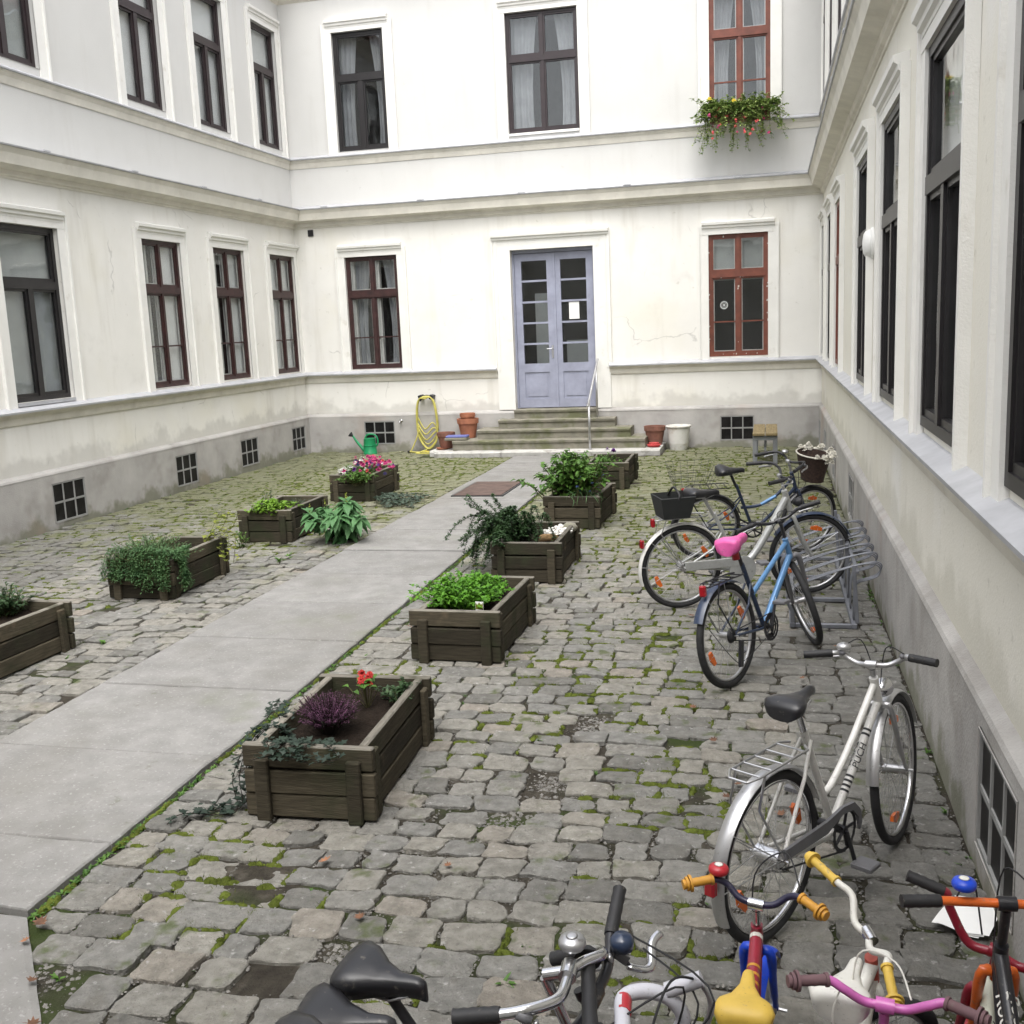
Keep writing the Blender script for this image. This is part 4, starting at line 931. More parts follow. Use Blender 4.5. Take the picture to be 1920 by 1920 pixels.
for (x, y) in [(-2.85, 3.35), (-2.82, 3.22), (-2.62, 3.0), (-2.45, 2.78), (-1.9, 4.0), (-.86, 2.66), (-1.02, 2.9), (-1.58, 3.6), (-1.35, 4.05), (-.55, 8.2), (-.6, 8.1), (-.3, 5.6), (-.45, 6.1), (.2, 6.7), (.45, 7.4), (-2.85, 6.1), (-2.75, 7.6), (.5, 5.2), (-1.1, 9.6), (-2.3, 5.9), (-.9, 12.5), (-.2, 4.9), (.05, 4.75), (-.15, 5.05)]:
    o = bpy.data.objects.new('fallen_leaf', lmesh); col.objects.link(o); o.location = (x, y, .026); o.rotation_euler = (r7.uniform(-.3, .3), r7.uniform(-.3, .3), r7.random() * 6.28); s_ = r7.uniform(.45, .85); o.scale = (s_, s_, s_)
    tag(o, 'dry brown leaf lying on the cobbles', 'leaf', 'fallen leaves on the cobbles')
# ---------------------------------------------------------------- plants
rp_ = random.Random(31)
UP = Vector((0, 0, 1))
def rdir(elmin, elmax):
    a = rp_.random() * 6.283; e = rp_.uniform(elmin, elmax)
    return Vector((math.cos(a) * math.cos(e), math.sin(a) * math.cos(e), math.sin(e)))
def bush(name, label, loc, stems, height, spread, leaf, n_leaf, lm, sm='stem', group=None, cat='plant', droop=.4, upright=.6, bias=(0, 0), inner=.15, arch=0, multi=None):
    """stems leave the soil, arch outwards and carry leaves along their length"""
    t = thing(name, label, cat, loc, 0, group); st = MB(); fo = MB()
    for i in range(stems):
        a = rp_.random() * 6.283; rr = math.sqrt(rp_.random()) * spread; h = height * rp_.uniform(.55, 1.08) * (1 - .35 * (rr / spread) ** 2 * (1 - arch))
        b = Vector((rp_.gauss(0, spread * .22), rp_.gauss(0, spread * .22), -.02))
        tip = b + Vector((math.cos(a) * rr + bias[0] * rp_.random(), math.sin(a) * rr + bias[1] * rp_.random(), h))
        mid = b.lerp(tip, .5) + Vector((0, 0, h * .15 * (1 + arch)))
        if arch: tip.z -= h * arch * rp_.uniform(.3, 1)
        P = smooth_path([b, mid, tip], 4)
        st.tube(P, [.004 * (1 - .6 * k / (len(P) - 1)) * max(.5, height / .3) for k in range(len(P))], 4, caps=False)
        for j in range(n_leaf):
            u = inner + (1 - inner) * (j + rp_.random()) / n_leaf; k = min(len(P) - 2, int(u * (len(P) - 1))); f = u * (len(P) - 1) - k
            p = P[k].lerp(P[k + 1], f); d = rdir(-.3, .7) * (1 - upright * .4) + (P[k + 1] - P[k]).normalized() * upright
            L = leaf[0] * rp_.uniform(.65, 1.2) * (1 - .35 * u); leaf_at(fo, p, d, UP, L, leaf[1] * L / leaf[0] * rp_.uniform(.85, 1.15), .22, droop, 0 if not multi else rp_.choice(multi))
    st.build('stems', sm, t); fo.build('foliage', lm, t, smooth=True)
    return t
def petals(mb, c, r_, n=6, tilt=None, mi=0, cup=.3):
    z = (tilt or Vector((rp_.gauss(0, .35), rp_.gauss(0, .35) - .25, 1))).normalized(); x = z.orthogonal().normalized(); y = z.cross(x)
    for k in range(n):
        a = 6.283 * k / n + rp_.random() * .3; d = (x * math.cos(a) + y * math.sin(a)) + z * cup
        leaf_at(mb, c, d, z, r_, r_ * .8, .1, .4, mi)
def flower(t, m_, c, r_, fn):
    mb = MB(); fn(mb, Vector((0, 0, 0)), r_); o = mb.build('flower', m_, t); o.location = c; return o
def pompom(mb, c, r_, mi=0, rings=3):
    for i in range(rings): petals(mb, c + UP * (r_ * .22 * i), r_ * (1 - .22 * i), 7, mi=mi, cup=.15 + .5 * i)
S = .30
# nearest planter
h = thing('heather', 'purple heather with upright flower spikes in the nearest planter', 'heather', (-2.19, 4.78, S)); sp = MB(); fl = MB()
for i in range(250):
    a = rp_.random() * 6.283; rr = math.sqrt(rp_.random()); tip = Vector((math.cos(a) * rr * .175, math.sin(a) * rr * .175, .205 * rp_.uniform(.75, 1.15) - .07 * rr)); b = tip * .15; b.z = -.01
    P = [b, b.lerp(tip, .5) + Vector((0, 0, .02)), tip]; sp.tube(P, .0018, 3, caps=False)
    for j in range(11):
        u = .35 + .65 * j / 11; p = P[1].lerp(P[2], max(0, u * 2 - 1)) if u > .5 else P[0].lerp(P[1], u * 2)
        for _ in range(2): leaf_at(fl, p, rdir(-.2, .9), UP, .011, .006, .2, .3, 0 if u > .5 else (1 if rp_.random() < .4 else 0))
sp.build('stems', 'stem_dark', h); fl.build('flower_spikes', ['heather', 'leaf_dark'], h)
f = thing('begonia', 'small red flowering plant behind the heather', 'flower', (-2.13, 5.16, S)); st = MB(); fo = MB()
for i in range(16):
    d = rdir(.6, 1.4); P = [Vector((0, 0, -.02)), d * .08, d * .13 + Vector((0, 0, .02))]; st.tube(P, .0025, 4); leaf_at(fo, P[2], rdir(-.1, .6), UP, .05, .035)
st.build('stems', 'stem', f); fo.build('foliage', 'leaf_mid', f, smooth=True)
for i in range(9): flower(f, 'petal_red', (rp_.gauss(0, .028), rp_.gauss(0, .022), .16 + rp_.gauss(0, .022)), .024, pompom)
bush('garden_herb', 'low dark green herb at the back of the nearest planter', (-1.98, 5.26, S), 22, .13, .13, (.045, .028), 9, 'leaf_dark')
def ivy(name, label, loc, runs, leaf, lm, sm='stem_dark', dens=.022, cat='ivy'):
    t = thing(name, label, cat, loc); st = MB(); fo = MB(); L0 = Vector(loc)
    for run in runs:
        P = [p - L0 for p in smooth_path(run, 8)]; st.tube(P, .0025, 4, caps=False); acc = 0
        for a, b in zip(P, P[1:]):
            n_ = max(1, int((b - a).length / dens))
            for k in range(n_):
                p = a.lerp(b, rp_.random()); side = rdir(-.05, .9); q = p + side * rp_.uniform(.005, .03)
                a0 = rp_.random() * 6.283; base = Vector((math.cos(a0), math.sin(a0), rp_.uniform(-.1, .35)))
                nrm = (UP + rdir(-.2, .4) * .6).normalized(); l_ = leaf * rp_.uniform(.6, 1.2)
                s_ = base.cross(nrm).normalized()
                c = q + Vector((0, 0, .008)); pts = [c, c + (base * .35 + s_ * .55) * l_, c + base * .55 * l_ + s_ * .22 * l_, c + base * 1.0 * l_, c + base * .55 * l_ - s_ * .22 * l_, c + (base * .35 - s_ * .55) * l_]
                pts = [x_ - nrm * (0 if i_ in (0,) else .06 * l_) for i_, x_ in enumerate(pts)]
                fo.add(pts, [(0, 1, 2), (0, 2, 3), (0, 3, 4), (0, 4, 5)])
    st.build('vines', sm, t); fo.build('foliage', lm, t); return t
rr_ = []
for i in range(9):
    x0 = rp_.uniform(-2.42, -2.05); rr_.append([(x0, 4.62, .30), (x0 - .02, 4.5, .335), (x0 + rp_.uniform(-.1, .08), 4.41, .385), (x0 + rp_.uniform(-.12, .14), 4.33, .36), (x0 + rp_.uniform(-.1, .1), 4.32, .33)])
for i in range(4): rr_.append([(-2.33, 4.66, .3), (-2.42 - .02 * i, 4.62, .37), (-2.50, 4.60 - .05 * i, .32), (-2.52 - .01 * i, 4.56 - .05 * i, .18), (-2.53, 4.52 - .05 * i, .03), (-2.6 - .06 * i, 4.44 - .04 * i, .03), (-2.66 - .05 * i, 4.40 - .06 * i, .02)])
for i in range(3): rr_.append([(-2.4, 4.7, .31), (-2.47, 4.78 + .05 * i, .375), (-2.54 - .02 * i, 4.85 + .06 * i, .36), (-2.6 - .02 * i, 4.9 + .05 * i, .30)])
ivy('ivy', 'dark ivy trailing over the front corner of the nearest planter', (-2.35, 4.6, .3), rr_, .034, 'leaf_ivy', dens=.009)
# parsley
bush('parsley', 'bright green curly parsley filling its planter', (-2.19, 7.25, S), 190, .24, .30, (.040, .040), 12, 'leaf_parsley', 'leaf_parsley', upright=.3, inner=.45, droop=.5)
bush('parsley', 'clump of bright parsley at the back of the same planter', (-2.12, 7.55, S), 90, .20, .18, (.040, .040), 12, 'leaf_parsley', 'leaf_parsley', upright=.3, inner=.45, droop=.5)
tg = thing('plant_tag', 'white and yellow plant label stuck in the parsley planter', 'plant label', (-1.99, 6.98, S), R(-8))
b_ = MB(); b_.bbox((-.03, -.0015, -.04), (.03, .0015, .105), .001); b_.build('card', 'paper', tg)
b_ = MB(); b_.add([(-.028, -.0025, .05), (.028, -.0025, .05), (.028, -.0025, .1), (.014, -.0025, .085), (0, -.0025, .103), (-.015, -.0025, .082), (-.028, -.0025, .1)], [(0, 1, 2, 3, 4, 5, 6)]); b_.build('print', 'leaf_yellow', tg)
# pebbles, bark, trailing shrub
pb = MB()
for i in range(170):
    a = rp_.random() * 6.283; r_ = math.sqrt(rp_.random()); x, y = -1.99 + .13 * r_ * math.cos(a), 9.86 + .22 * r_ * math.sin(a); s_ = rp_.uniform(.011, .022)
    pb.blob((x, y, S + .035 + rp_.random() * .025), (s_ * 1.2, s_, s_ * .7), 6, 4)
tag(pb.build('white_pebbles', 'pebble_white', smooth=True), 'heap of white pebbles in the trailing shrub planter', None, kind='stuff')
b_ = MB(); n = 9; b_.tube(smooth_path([(-.15, 0, 0), (-.05, .01, .035), (.06, -.01, .04), (.15, .02, .01)], 4), [.02, .035, .045, .05, .055, .055, .05, .05, .048, .045, .04, .03, .02], 8, flat=.5)
o = b_.build('bark_piece', 'bark', smooth=True); o.location = (-2.02, 9.50, S + .02); o.rotation_euler = (0, 0, .4); o.scale = (.75, .75, .75); tag(o, 'brown piece of bark lying beside the white pebbles', 'bark')
b_ = MB(); b_.blob((0, 0, 0), (.075, .055, .05), 10, 7, .15); o = b_.build('garden_stone', 'step_stone', smooth=True); o.location = (-1.90, 10.02, S + .05); tag(o, 'rounded tan stone at the far end of the pebble planter', 'stone')
t = thing('trailing_shrub', 'dark arching cotoneaster shrub spilling from the pebble planter onto the path', 'shrub', (-2.30, 9.55, S)); st = MB(); fo = MB()
for i in range(66):
    a = rp_.uniform(2.0, 4.9) if i < 46 else rp_.uniform(-1, 7); L = rp_.uniform(.2, .6) * (1 if math.cos(a) < 0 else .45); hgt = rp_.uniform(.05, .30)
    b = Vector((rp_.gauss(0, .06), rp_.gauss(0, .12), 0)); d = Vector((math.cos(a), math.sin(a) * .8, 0))
    end_z = -.28 + rp_.uniform(0, .3) if math.cos(a) < -.2 and L > .3 else rp_.uniform(.0, .15)
    P = smooth_path([b, b + d * L * .4 + Vector((0, 0, hgt)), b + d * L * .75 + Vector((0, 0, hgt * .8)), b + d * L + Vector((0, 0, max(end_z, -.27)))], 5)
    if i < 7: P = smooth_path([b, b + d * L * .5 + Vector((0, 0, .2)), b + d * L * 1.05 + Vector((0, 0, .34 + .1 * rp_.random()))], 6)
    st.tube(P, [.004 - .0028 * k / len(P) for k in range(len(P))], 4, caps=False)
    for p, q in zip(P[1:], P[2:]):
        for _ in range(17): leaf_at(fo, p.lerp(q, rp_.random()) + rdir(-.5, 1) * .012, rdir(-.4, .9), UP, rp_.uniform(.020, .036), .016, .15, .2)
st.build('branches', 'stem_dark', t); fo.build('foliage', 'leaf_dark', t, smooth=True)
# tall bush planter, far planter
bush('tall_bush', 'tall bush with broad mid-green leaves in the fourth right planter', (-2.24, 12.0, S), 120, .58, .40, (.12, .08), 11, 'leaf_mid', upright=.35, droop=.6, inner=.2)
t = bush('strap_plant', 'drooping strap-leaved plant at the front of the tall bush', (-2.10, 11.78, S), 26, .22, .2, (.15, .014), 4, 'leaf_blue', arch=.9, upright=.7, droop=.8)
for i in range(14): flower(t, 'petal_blue', (rp_.uniform(-.05, .28), rp_.uniform(-.15, .35), rp_.uniform(.12, .36)), .02, petals)
t = bush('low_flowers', 'low seedlings with one dark purple flower in the farthest planter', (-2.25, 15.0, S), 40, .16, .26, (.06, .03), 6, 'leaf_mid')
for p in ((.0, -.1, .22), (.06, .1, .18)): flower(t, 'petal_purple', p, .045, pompom)
# left row
bush('dark_herb', 'bushy dark green herb in the planter cut by the left edge', (-5.66, 6.70, S), 80, .24, .17, (.05, .030), 10, 'leaf_dark', upright=.4)
t = bush('trailing_herb', 'dense grey-green small-leaved herb spilling over the planter front', (-5.53, 8.52, S), 240, .27, .32, (.040, .011), 16, 'leaf_blue', cat='herb', upright=.65, inner=.3, droop=.3)
st = MB(); fo = MB()
for i in range(120):
    x0 = rp_.uniform(-.30, .30); side = i % 3 == 0
    P = [Vector((x0 * .8, -.08, .05)), Vector((x0, -.22, .12 + .06 * rp_.random())), Vector((x0 * 1.1, -.30, .0)), Vector((x0 * 1.12 + rp_.gauss(0, .02), -.31, -.05 - .16 * rp_.random() * (1 if x0 > 0 else .5)))]
    if side: P = [Vector((.2, -.12 + rp_.uniform(-.1, .25), .06)), Vector((.30, -.12 + rp_.uniform(-.12, .25), .12)), Vector((.37, P[1].y * .5, .0)), Vector((.38, P[1].y * .5 + rp_.gauss(0, .05), -.10 - .14 * rp_.random()))]
    P = smooth_path(P, 3); st.tube(P, .0014, 3, caps=False)
    for p, q in zip(P[2:], P[3:]):
        for _ in range(8): leaf_at(fo, p.lerp(q, rp_.random()) + rdir(-.6, 1) * .018, rdir(-.4, 1), UP, rp_.uniform(.020, .034), .012, .15, .3)
st.build('stems', 'stem', t); fo.build('foliage', 'leaf_blue', t, smooth=True)
ivy('yellow_vine', 'thin yellowish vine leaning over the back of the dense herb planter', (-5.3, 9.15, S), [[(-5.35, 9.1, .3), (-5.28, 9.12, .42), (-5.2 + .05 * i, 9.15 + .04 * i, .5 - .03 * i), (-5.12 + .03 * i, 9.05 + .08 * i, .36), (-5.1 + .02 * i, 9.0 + .07 * i, .2 - .02 * i)] for i in range(3)] + [[(-5.4, 9.2, .3), (-5.35 + .1 * i, 9.3, .46), (-5.28 + .1 * i, 9.35, .62)] for i in range(3)], .048, 'leaf_yellow', 'stem', .04, 'vine')
bush('lime_herb', 'lime green leafy herb hanging over the front of its planter', (-5.52, 10.92, S), 60, .24, .24, (.085, .05), 9, 'leaf_lime', arch=.5, upright=.35)
bush('dark_sprig', 'dark upright sprig behind the lime herb', (-5.72, 11.25, S), 12, .3, .10, (.05, .022), 10, 'leaf_dark')
bush('dry_tuft', 'dry brownish grassy tuft in the lime herb planter', (-5.45, 11.45, S), 60, .14, .16, (.06, .006), 4, 'leaf_grey', arch=.4)
bush('kerb_weed', 'upright pale weed in front of the lime herb planter', (-5.72, 10.55, 0), 9, .24, .1, (.05, .026), 8, 'leaf_mid')
bush('leafy_herb', 'rounded mid-green herb at the front of the flower planter', (-5.52, 13.62, S - .05), 70, .24, .24, (.06, .034), 10, 'leaf_mid', arch=.5, upright=.3, bias=(.05, -.1))
t = bush('summer_flowers', 'pink, white and purple summer flowers in the far left planter', (-5.62, 14.0, S), 75, .21, .36, (.06, .028), 6, 'leaf_mid', upright=.5)
fl = MB()
for i in range(85):
    a = rp_.random() * 6.283; r_ = math.sqrt(rp_.random()); x, y = .40 * r_ * math.cos(a) + .06, .46 * r_ * math.sin(a); wh = x < -.12 and rp_.random() < .75
    mi = 2 if wh else rp_.choice([0, 0, 1, 1, 1, 3, 4, 5, 2])
    flower(t, ['petal_pink', 'petal_magenta', 'petal_white', 'petal_navy', 'petal_purple', 'petal_coral'][mi], (x, y, .225 - .10 * r_ * r_ + rp_.gauss(0, .04) - (.08 if wh else 0)), rp_.uniform(.028, .042), pompom)
ivy('creeping_plant', 'grey-green creeping plant spreading on the cobbles beside the flower planter', (-5.0, 13.4, 0), [[(-5.22, 13.75, .04), (-5.05 + rp_.uniform(-.2, .25), 13.6 + rp_.uniform(-.3, .3), .07), (-4.85 + rp_.uniform(-.3, .25), 13.45 + rp_.uniform(-.45, .5), .04), (-4.7 + rp_.uniform(-.3, .2), 13.4 + rp_.uniform(-.5, .6), .025)] for i in range(22)], .05, 'leaf_grey', dens=.03, cat='plant')
# big-leaved plant on the edge of the path
t = thing('broad_leaf_plant', 'large plant with broad pointed leaves growing beside the path', 'plant', (-4.66, 10.95, 0)); st = MB(); fo = MB()
for i in range(8):
    a = i * .8 + rp_.random() * .4; rr = (.06, .42)[i > 1] * rp_.uniform(.7, 1.05); tip = Vector((math.cos(a) * rr, math.sin(a) * rr, rp_.uniform(.36, .46) - (.10 if i > 1 else 0)))
    P = smooth_path([Vector((0, 0, 0)), tip * .5 + Vector((0, 0, .06)), tip], 5); st.tube(P, [.012 - .0006 * k for k in range(len(P))], 6)
    for k, p in enumerate(P[2:]):
        for _ in range(3):
            d = rdir(-.35, .25) + Vector((math.cos(a), math.sin(a), 0)) * .35; leaf_at(fo, p, d, UP, rp_.uniform(.14, .24), rp_.uniform(.075, .11), .12, .9)
    for _ in range(4): leaf_at(fo, tip, rdir(.2, .9), UP, .13, .06, .15, .5)
    if i < 5:
        for z in range(6): leaf_at(fo, tip + Vector((0, 0, .02 * z)), rdir(.5, 1.4), UP, .03, .02, .1, .2, 1)
st.build('stems', 'stem', t); fo.build('foliage', ['leaf_big', 'leaf_yellow'], t, smooth=True)
# window box of geraniums
t = thing('flower_box', 'overflowing window box with red geraniums under the upper red-brown window', 'flower box', (-.50, YB - .22, 5.62))
b_ = MB(); b_.bbox((-.5, -.10, -.06), (.5, .10, .14), .01); b_.build('box', 'old_terracotta', t)
st = MB(); fo = MB(); fl = MB()
for i in range(240):
    x = rp_.uniform(-.68, .72); up = rp_.random() < .42
    b = Vector((x * .85, rp_.uniform(-.06, .06), .12))
    if up: tip = b + Vector((rp_.gauss(0, .12), rp_.gauss(-.05, .08), rp_.uniform(.05, .24))); P = smooth_path([b, b.lerp(tip, .5) + UP * .03, tip], 3)
    else: tip = b + Vector((rp_.gauss(0, .10) + x * .28, rp_.uniform(-.30, -.12), -rp_.random() ** 1.7 * .75)); P = smooth_path([b, b + Vector((x * .1, -.14, .10)), b.lerp(tip, .6) + Vector((0, -.05, .03)), tip], 4)
    st.tube(P, .0025, 3, caps=False)
    for p, q in zip(P, P[1:]):
        for _ in range(3): leaf_at(fo, p.lerp(q, rp_.random()), rdir(-.4, .8), UP, rp_.uniform(.035, .065), .04, .15, .4, 0 if rp_.random() < .16 else 1)
for i in range(26):
    x = rp_.uniform(-.5, .55); c = Vector((x, -.22 + rp_.gauss(0, .05), rp_.uniform(-.35, .16)))
    def umbel(mb, c0, r_):
        for _ in range(3): petals(mb, c0 + Vector((rp_.gauss(0, .009), rp_.gauss(0, .006), rp_.gauss(0, .009))), r_, 5, Vector((rp_.gauss(0, .4), -1, .3)))
    flower(t, 'petal_coral' if i % 3 else 'petal_pink', c, .021, umbel)
for c in ((-.5, -.1, .32), (-.1, -.1, .26)): flower(t, 'petal_yellow', c, .05, lambda mb, c0, r_: petals(mb, c0, r_, 6, Vector((0, -1, .3))))
st.build('stems', 'stem', t); fo.build('foliage', ['leaf_mid', 'leaf_trail'], t, smooth=True)
# ---------------------------------------------------------------- bicycles
for nm, c, rg, mt in (('paint_white', (.70, .69, .66), .35, 0), ('paint_silver', (.50, .51, .50), .35, .4), ('paint_skyblue', (.10, .24, .46), .3, .2), ('paint_darkblue', (.02, .035, .075), .35, 0), ('paint_navy', (.016, .014, .045), .45, 0), ('paint_red', (.26, .012, .03), .4, 0),
                      ('paint_pink', (.58, .14, .44), .4, 0), ('paint_orange', (.68, .13, .015), .35, 0), ('paint_black', (.014, .014, .018), .35, 0), ('paint_cream', (.58, .60, .50), .4, 0), ('plastic_yellow', (.62, .42, .07), .5, 0), ('plastic_mustard', (.55, .27, .03), .55, 0), ('plastic_lemon', (.62, .62, .22), .5, 0),
                      ('plastic_white', (.68, .67, .62), .45, 0), ('plastic_blue', (.01, .06, .55), .35, 0), ('plastic_red', (.42, .02, .03), .35, 0), ('grip_mauve', (.16, .09, .10), .8, 0), ('cover_pink', (.74, .12, .38), .45, 0), ('tape_white', (.55, .55, .60), .6, 0), ('tan_wall', (.24, .10, .03), .7, 0), ('mesh_black', (.02, .022, .022), .8, 0), ('lens', (.55, .55, .5), .1, 0), ('grey_plastic', (.14, .14, .15), .5, 0), ('peach', (.50, .10, .07), .5, 0)):
    mat(nm, c, rg, mt, var=.07, vscale=14, coat=.3 if nm.startswith('paint') else 0)
for nm in list(MAT):          # years of weather: dust, grime and rubbed spots
    if nm.startswith(('paint_', 'plastic_', 'grip_', 'tape_', 'cover_')) or nm in ('alloy', 'chrome', 'grey_plastic', 'rubber_grip', 'saddle_black'):
        overlay(nm, (.16, .145, .12), 38, .60, .76, .55, offset=rnd.random() * 9)
        overlay(nm, (.05, .045, .04), 90, .64, .74, .5, offset=rnd.random() * 9)
def lettering(text, size, M, m_, parent, ext=.0006):
    cu = bpy.data.curves.new('lettering', 'FONT'); cu.body = text; cu.size = size; cu.extrude = ext; cu.align_x = 'CENTER'; cu.align_y = 'CENTER'
    o = bpy.data.objects.new('tmp', cu); col.objects.link(o); dg = bpy.context.evaluated_depsgraph_get(); me = bpy.data.meshes.new_from_object(o.evaluated_get(dg)); bpy.data.objects.remove(o)
    me.transform(M); me.materials.clear(); me.materials.append(MAT[m_]); q = bpy.data.objects.new('lettering', me); col.objects.link(q); q.parent = parent; return q
class Bike:
    def __init__(s, label, x, y, head, lean, steer, r, wb, off=.05, ha=70, name='bicycle', group=None):
        s.root = thing(name, label, 'bicycle', (x, y, .012), 0, group)
        s.root.rotation_mode = 'XYZ'; s.root.rotation_euler = (Matrix.Rotation(R(head), 4, 'Z') @ Matrix.Rotation(R(lean), 4, 'X')).to_euler('XYZ')
        s.r, s.wb = r, wb; s.A = Vector((wb - off, 0, r)); s.u = Vector((-math.cos(R(ha)), 0, math.sin(R(ha)))); s.off = off
        s.SM = Matrix.Translation(s.A) @ Matrix.Rotation(R(steer), 4, s.u) @ Matrix.Translation(-s.A)
    def ax(s, z): return s.A + s.u * ((z - s.r) / s.u.z)
    def S(s, p): return s.SM @ Vector(p)
    def Sp(s, pts): return [s.SM @ Vector(p) for p in pts]
    def tubes(s, name, lst, m_, parent=None, seg=10):
        mb = MB()
        for pts, rad in lst: mb.tube(pts, rad, seg)
        return mb.build(name, m_, parent or s.root, smooth=True, autosmooth=50)
    def wheel(s, front, tyre_m='rubber', rim_m='alloy', tw=.019, refl=2, ns=28, hub=.018, hubw=.05, side=None, disc=None, label=None):
        c = Vector((s.wb if front else 0, 0, s.r)); f = s.S if front else (lambda p: Vector(p)); r_ = s.r; N = 44
        def ring(rad, rx, ry, seg, y=0):
            mb = MB(); vs = []
            for i in range(N):
                a = 6.283185 * i / N
                for k in range(seg):
                    b = 6.283185 * k / seg; q = rad + rx * math.cos(b); vs.append(f(c + Vector((q * math.cos(a), ry * math.sin(b) + y, q * math.sin(a)))))
            mb.add(vs, [(i * seg + k, i * seg + (k + 1) % seg, ((i + 1) % N) * seg + (k + 1) % seg, ((i + 1) % N) * seg + k) for i in range(N) for k in range(seg)]); return mb
        w_ = ring(r_ - tw, tw, tw, 10).build('wheel', tyre_m, s.root, smooth=True)
        if label: w_['label'] = label
        if side: ring(r_ - tw * 1.55, tw * .6, tw * .93, 8).build('sidewall', side, w_, smooth=True)
        ring(r_ - 2 * tw - .005, .009, .012, 8).build('rim', rim_m, w_, smooth=True)
        if ns:
            mb = MB()
            for k in range(ns):
                a = 6.283 * k / ns; sg = 1 if k % 2 else -1; b = a + (.7 if (k // 2) % 2 else -.7)
                mb.tube([f(c + Vector((hub * math.cos(b), sg * hubw * .6, hub * math.sin(b)))), f(c + Vector(((r_ - 2 * tw - .01) * math.cos(a), 0, (r_ - 2 * tw - .01) * math.sin(a))))], .0013, 3, caps=False)
            mb.build('spokes', 'steel', w_)
        if disc:
            mb = MB(); mb.lathe([(.03, -.012), (r_ - .04, -.004), (r_ - .04, .004), (.03, .012)], 28, Matrix.Translation(c) @ Matrix.Rotation(math.pi / 2, 4, 'X')); mb.v = [tuple(f(p)) for p in mb.v]; mb.build('wheel_disc', disc, w_, smooth=True, autosmooth=40)
        mb = MB(); mb.tube([f(c + Vector((0, -hubw, 0))), f(c + Vector((0, hubw, 0)))], hub, 12); mb.tube([f(c + Vector((0, -hubw - .03, 0))), f(c + Vector((0, hubw + .03, 0)))], .006, 6); mb.build('hub', 'chrome' if hub > .03 else 'alloy', w_, smooth=True, autosmooth=40)
        for k in range(refl):
            a = .5 + 3.14 * k + (.9 if front else 0); rr = r_ * .66; d = Vector((math.cos(a), 0, math.sin(a))); t = Vector((-math.sin(a), 0, math.cos(a))); p = c + d * rr
            mb = MB(); vs = [f(p + t * x_ + d * (y_ - x_ * x_ / (2 * rr)) + Vector((0, z_, 0))) for z_ in (-.007, .007) for x_, y_ in ((-.048, -.012), (0, -.021), (.048, -.012), (.048, .012), (0, .021), (-.048, .012))]
            mb.add(vs, [(0, 1, 2, 3, 4, 5), (11, 10, 9, 8, 7, 6)] + [(i, (i + 1) % 6, 6 + (i + 1) % 6, 6 + i) for i in range(6)]); mb.build('reflector', 'orange_reflector', w_)
        return w_
    def fork(s, m_, zc, w_=.045, blade=.012, crown=True):
        top = s.ax(zc); hubp = Vector((s.wb, 0, s.r)); L = []
        for sg in (-1, 1):
            sh = top + Vector((0, sg * w_, -.0)); L.append((s.Sp(smooth_path([top + Vector((0, sg * .012, .01)), sh, sh.lerp(hubp + Vector((0, sg * (w_ + .006), 0)), .6) + Vector((-.008, 0, 0)), hubp + Vector((0, sg * (w_ + .006), 0))], 4)), [blade * 1.15] * 6 + [blade * .95] * 4 + [blade * .7] * 3))
        L.append((s.Sp([s.ax(zc - .01), s.ax(zc + .02)]), .019))
        return s.tubes('fork', L, m_)
    def guard(s, front, a0, a1, m_, width=.028, gap=.016, stays=True, flap=0):
        c = Vector((s.wb if front else 0, 0, s.r)); f = s.S if front else (lambda p: Vector(p)); rr = s.r + gap; mb = MB(); n = 22; K = 5; vs = []
        for i in range(n + 1):
            a = R(a0 + (a1 - a0) * i / n)
            for k in range(K):
                t = -1 + 2 * k / (K - 1); q = rr - .010 * t * t + .004
                vs.append(f(c + Vector((q * math.cos(a), t * width, q * math.sin(a)))))
            for k in range(K):
                t = 1 - 2 * k / (K - 1); q = rr - .010 * t * t
                vs.append(f(c + Vector((q * math.cos(a), t * width, q * math.sin(a)))))
        M_ = 2 * K; mb.add(vs, [(i * M_ + k, i * M_ + (k + 1) % M_, (i + 1) * M_ + (k + 1) % M_, (i + 1) * M_ + k) for i in range(n) for k in range(M_)] + [tuple(range(M_)), tuple(n * M_ + k for k in range(M_))[::-1]])
        g = mb.build('mudguard', m_, s.root, smooth=True, autosmooth=40)
        if stays:
            a = R(a1 - 25 if not front else a0 + 20); e = R(a1 - 60)
            L = []
            for ang in ((a, e) if not front else (R(a1 - 12),)):
                for sg in (-1, 1): L.append(([f(c + Vector((0, sg * .05, 0))), f(c + Vector(((rr - .008) * math.cos(ang), sg * width, (rr - .008) * math.sin(ang))))], .0025))
            s.tubes('stay', L, 'steel', g, 5)
        return g
    def saddle(s, x, z, L, W, m_, post_m='alloy', foot=None, tilt=0, name='saddle', wrap=False, thick=.05):
        prof = [(-.5, .62, -.012), (-.47, .84, .002), (-.36, 1, .012), (-.2, .88, .010), (-.02, .52, -.004), (.2, .27, -.010), (.4, .21, -.008), (.48, .17, -.014), (.5, .08, -.022)]
        mb = MB(); K = 12; vs = []
        for (t, w_, dz) in prof:
            for k in range(K):
                a = 6.283 * k / K; yy = W / 2 * w_ * math.copysign(abs(math.cos(a)) ** .75, math.cos(a)); zz = math.sin(a)
                zz = (.35 * thick * abs(zz) ** .8 if zz > 0 else -thick * abs(zz) ** .5 * (.35 + .75 * w_)) + dz
                q = Vector((t * L, yy, zz)); q.rotate(Matrix.Rotation(R(-tilt), 3, 'Y'))
                if wrap: q += Vector((noise.noise(q * 25), noise.noise(q * 25 + Vector((9, 0, 0))), noise.noise(q * 25 + Vector((0, 9, 0))))) * .009
                vs.append(Vector((x, 0, z)) + q)
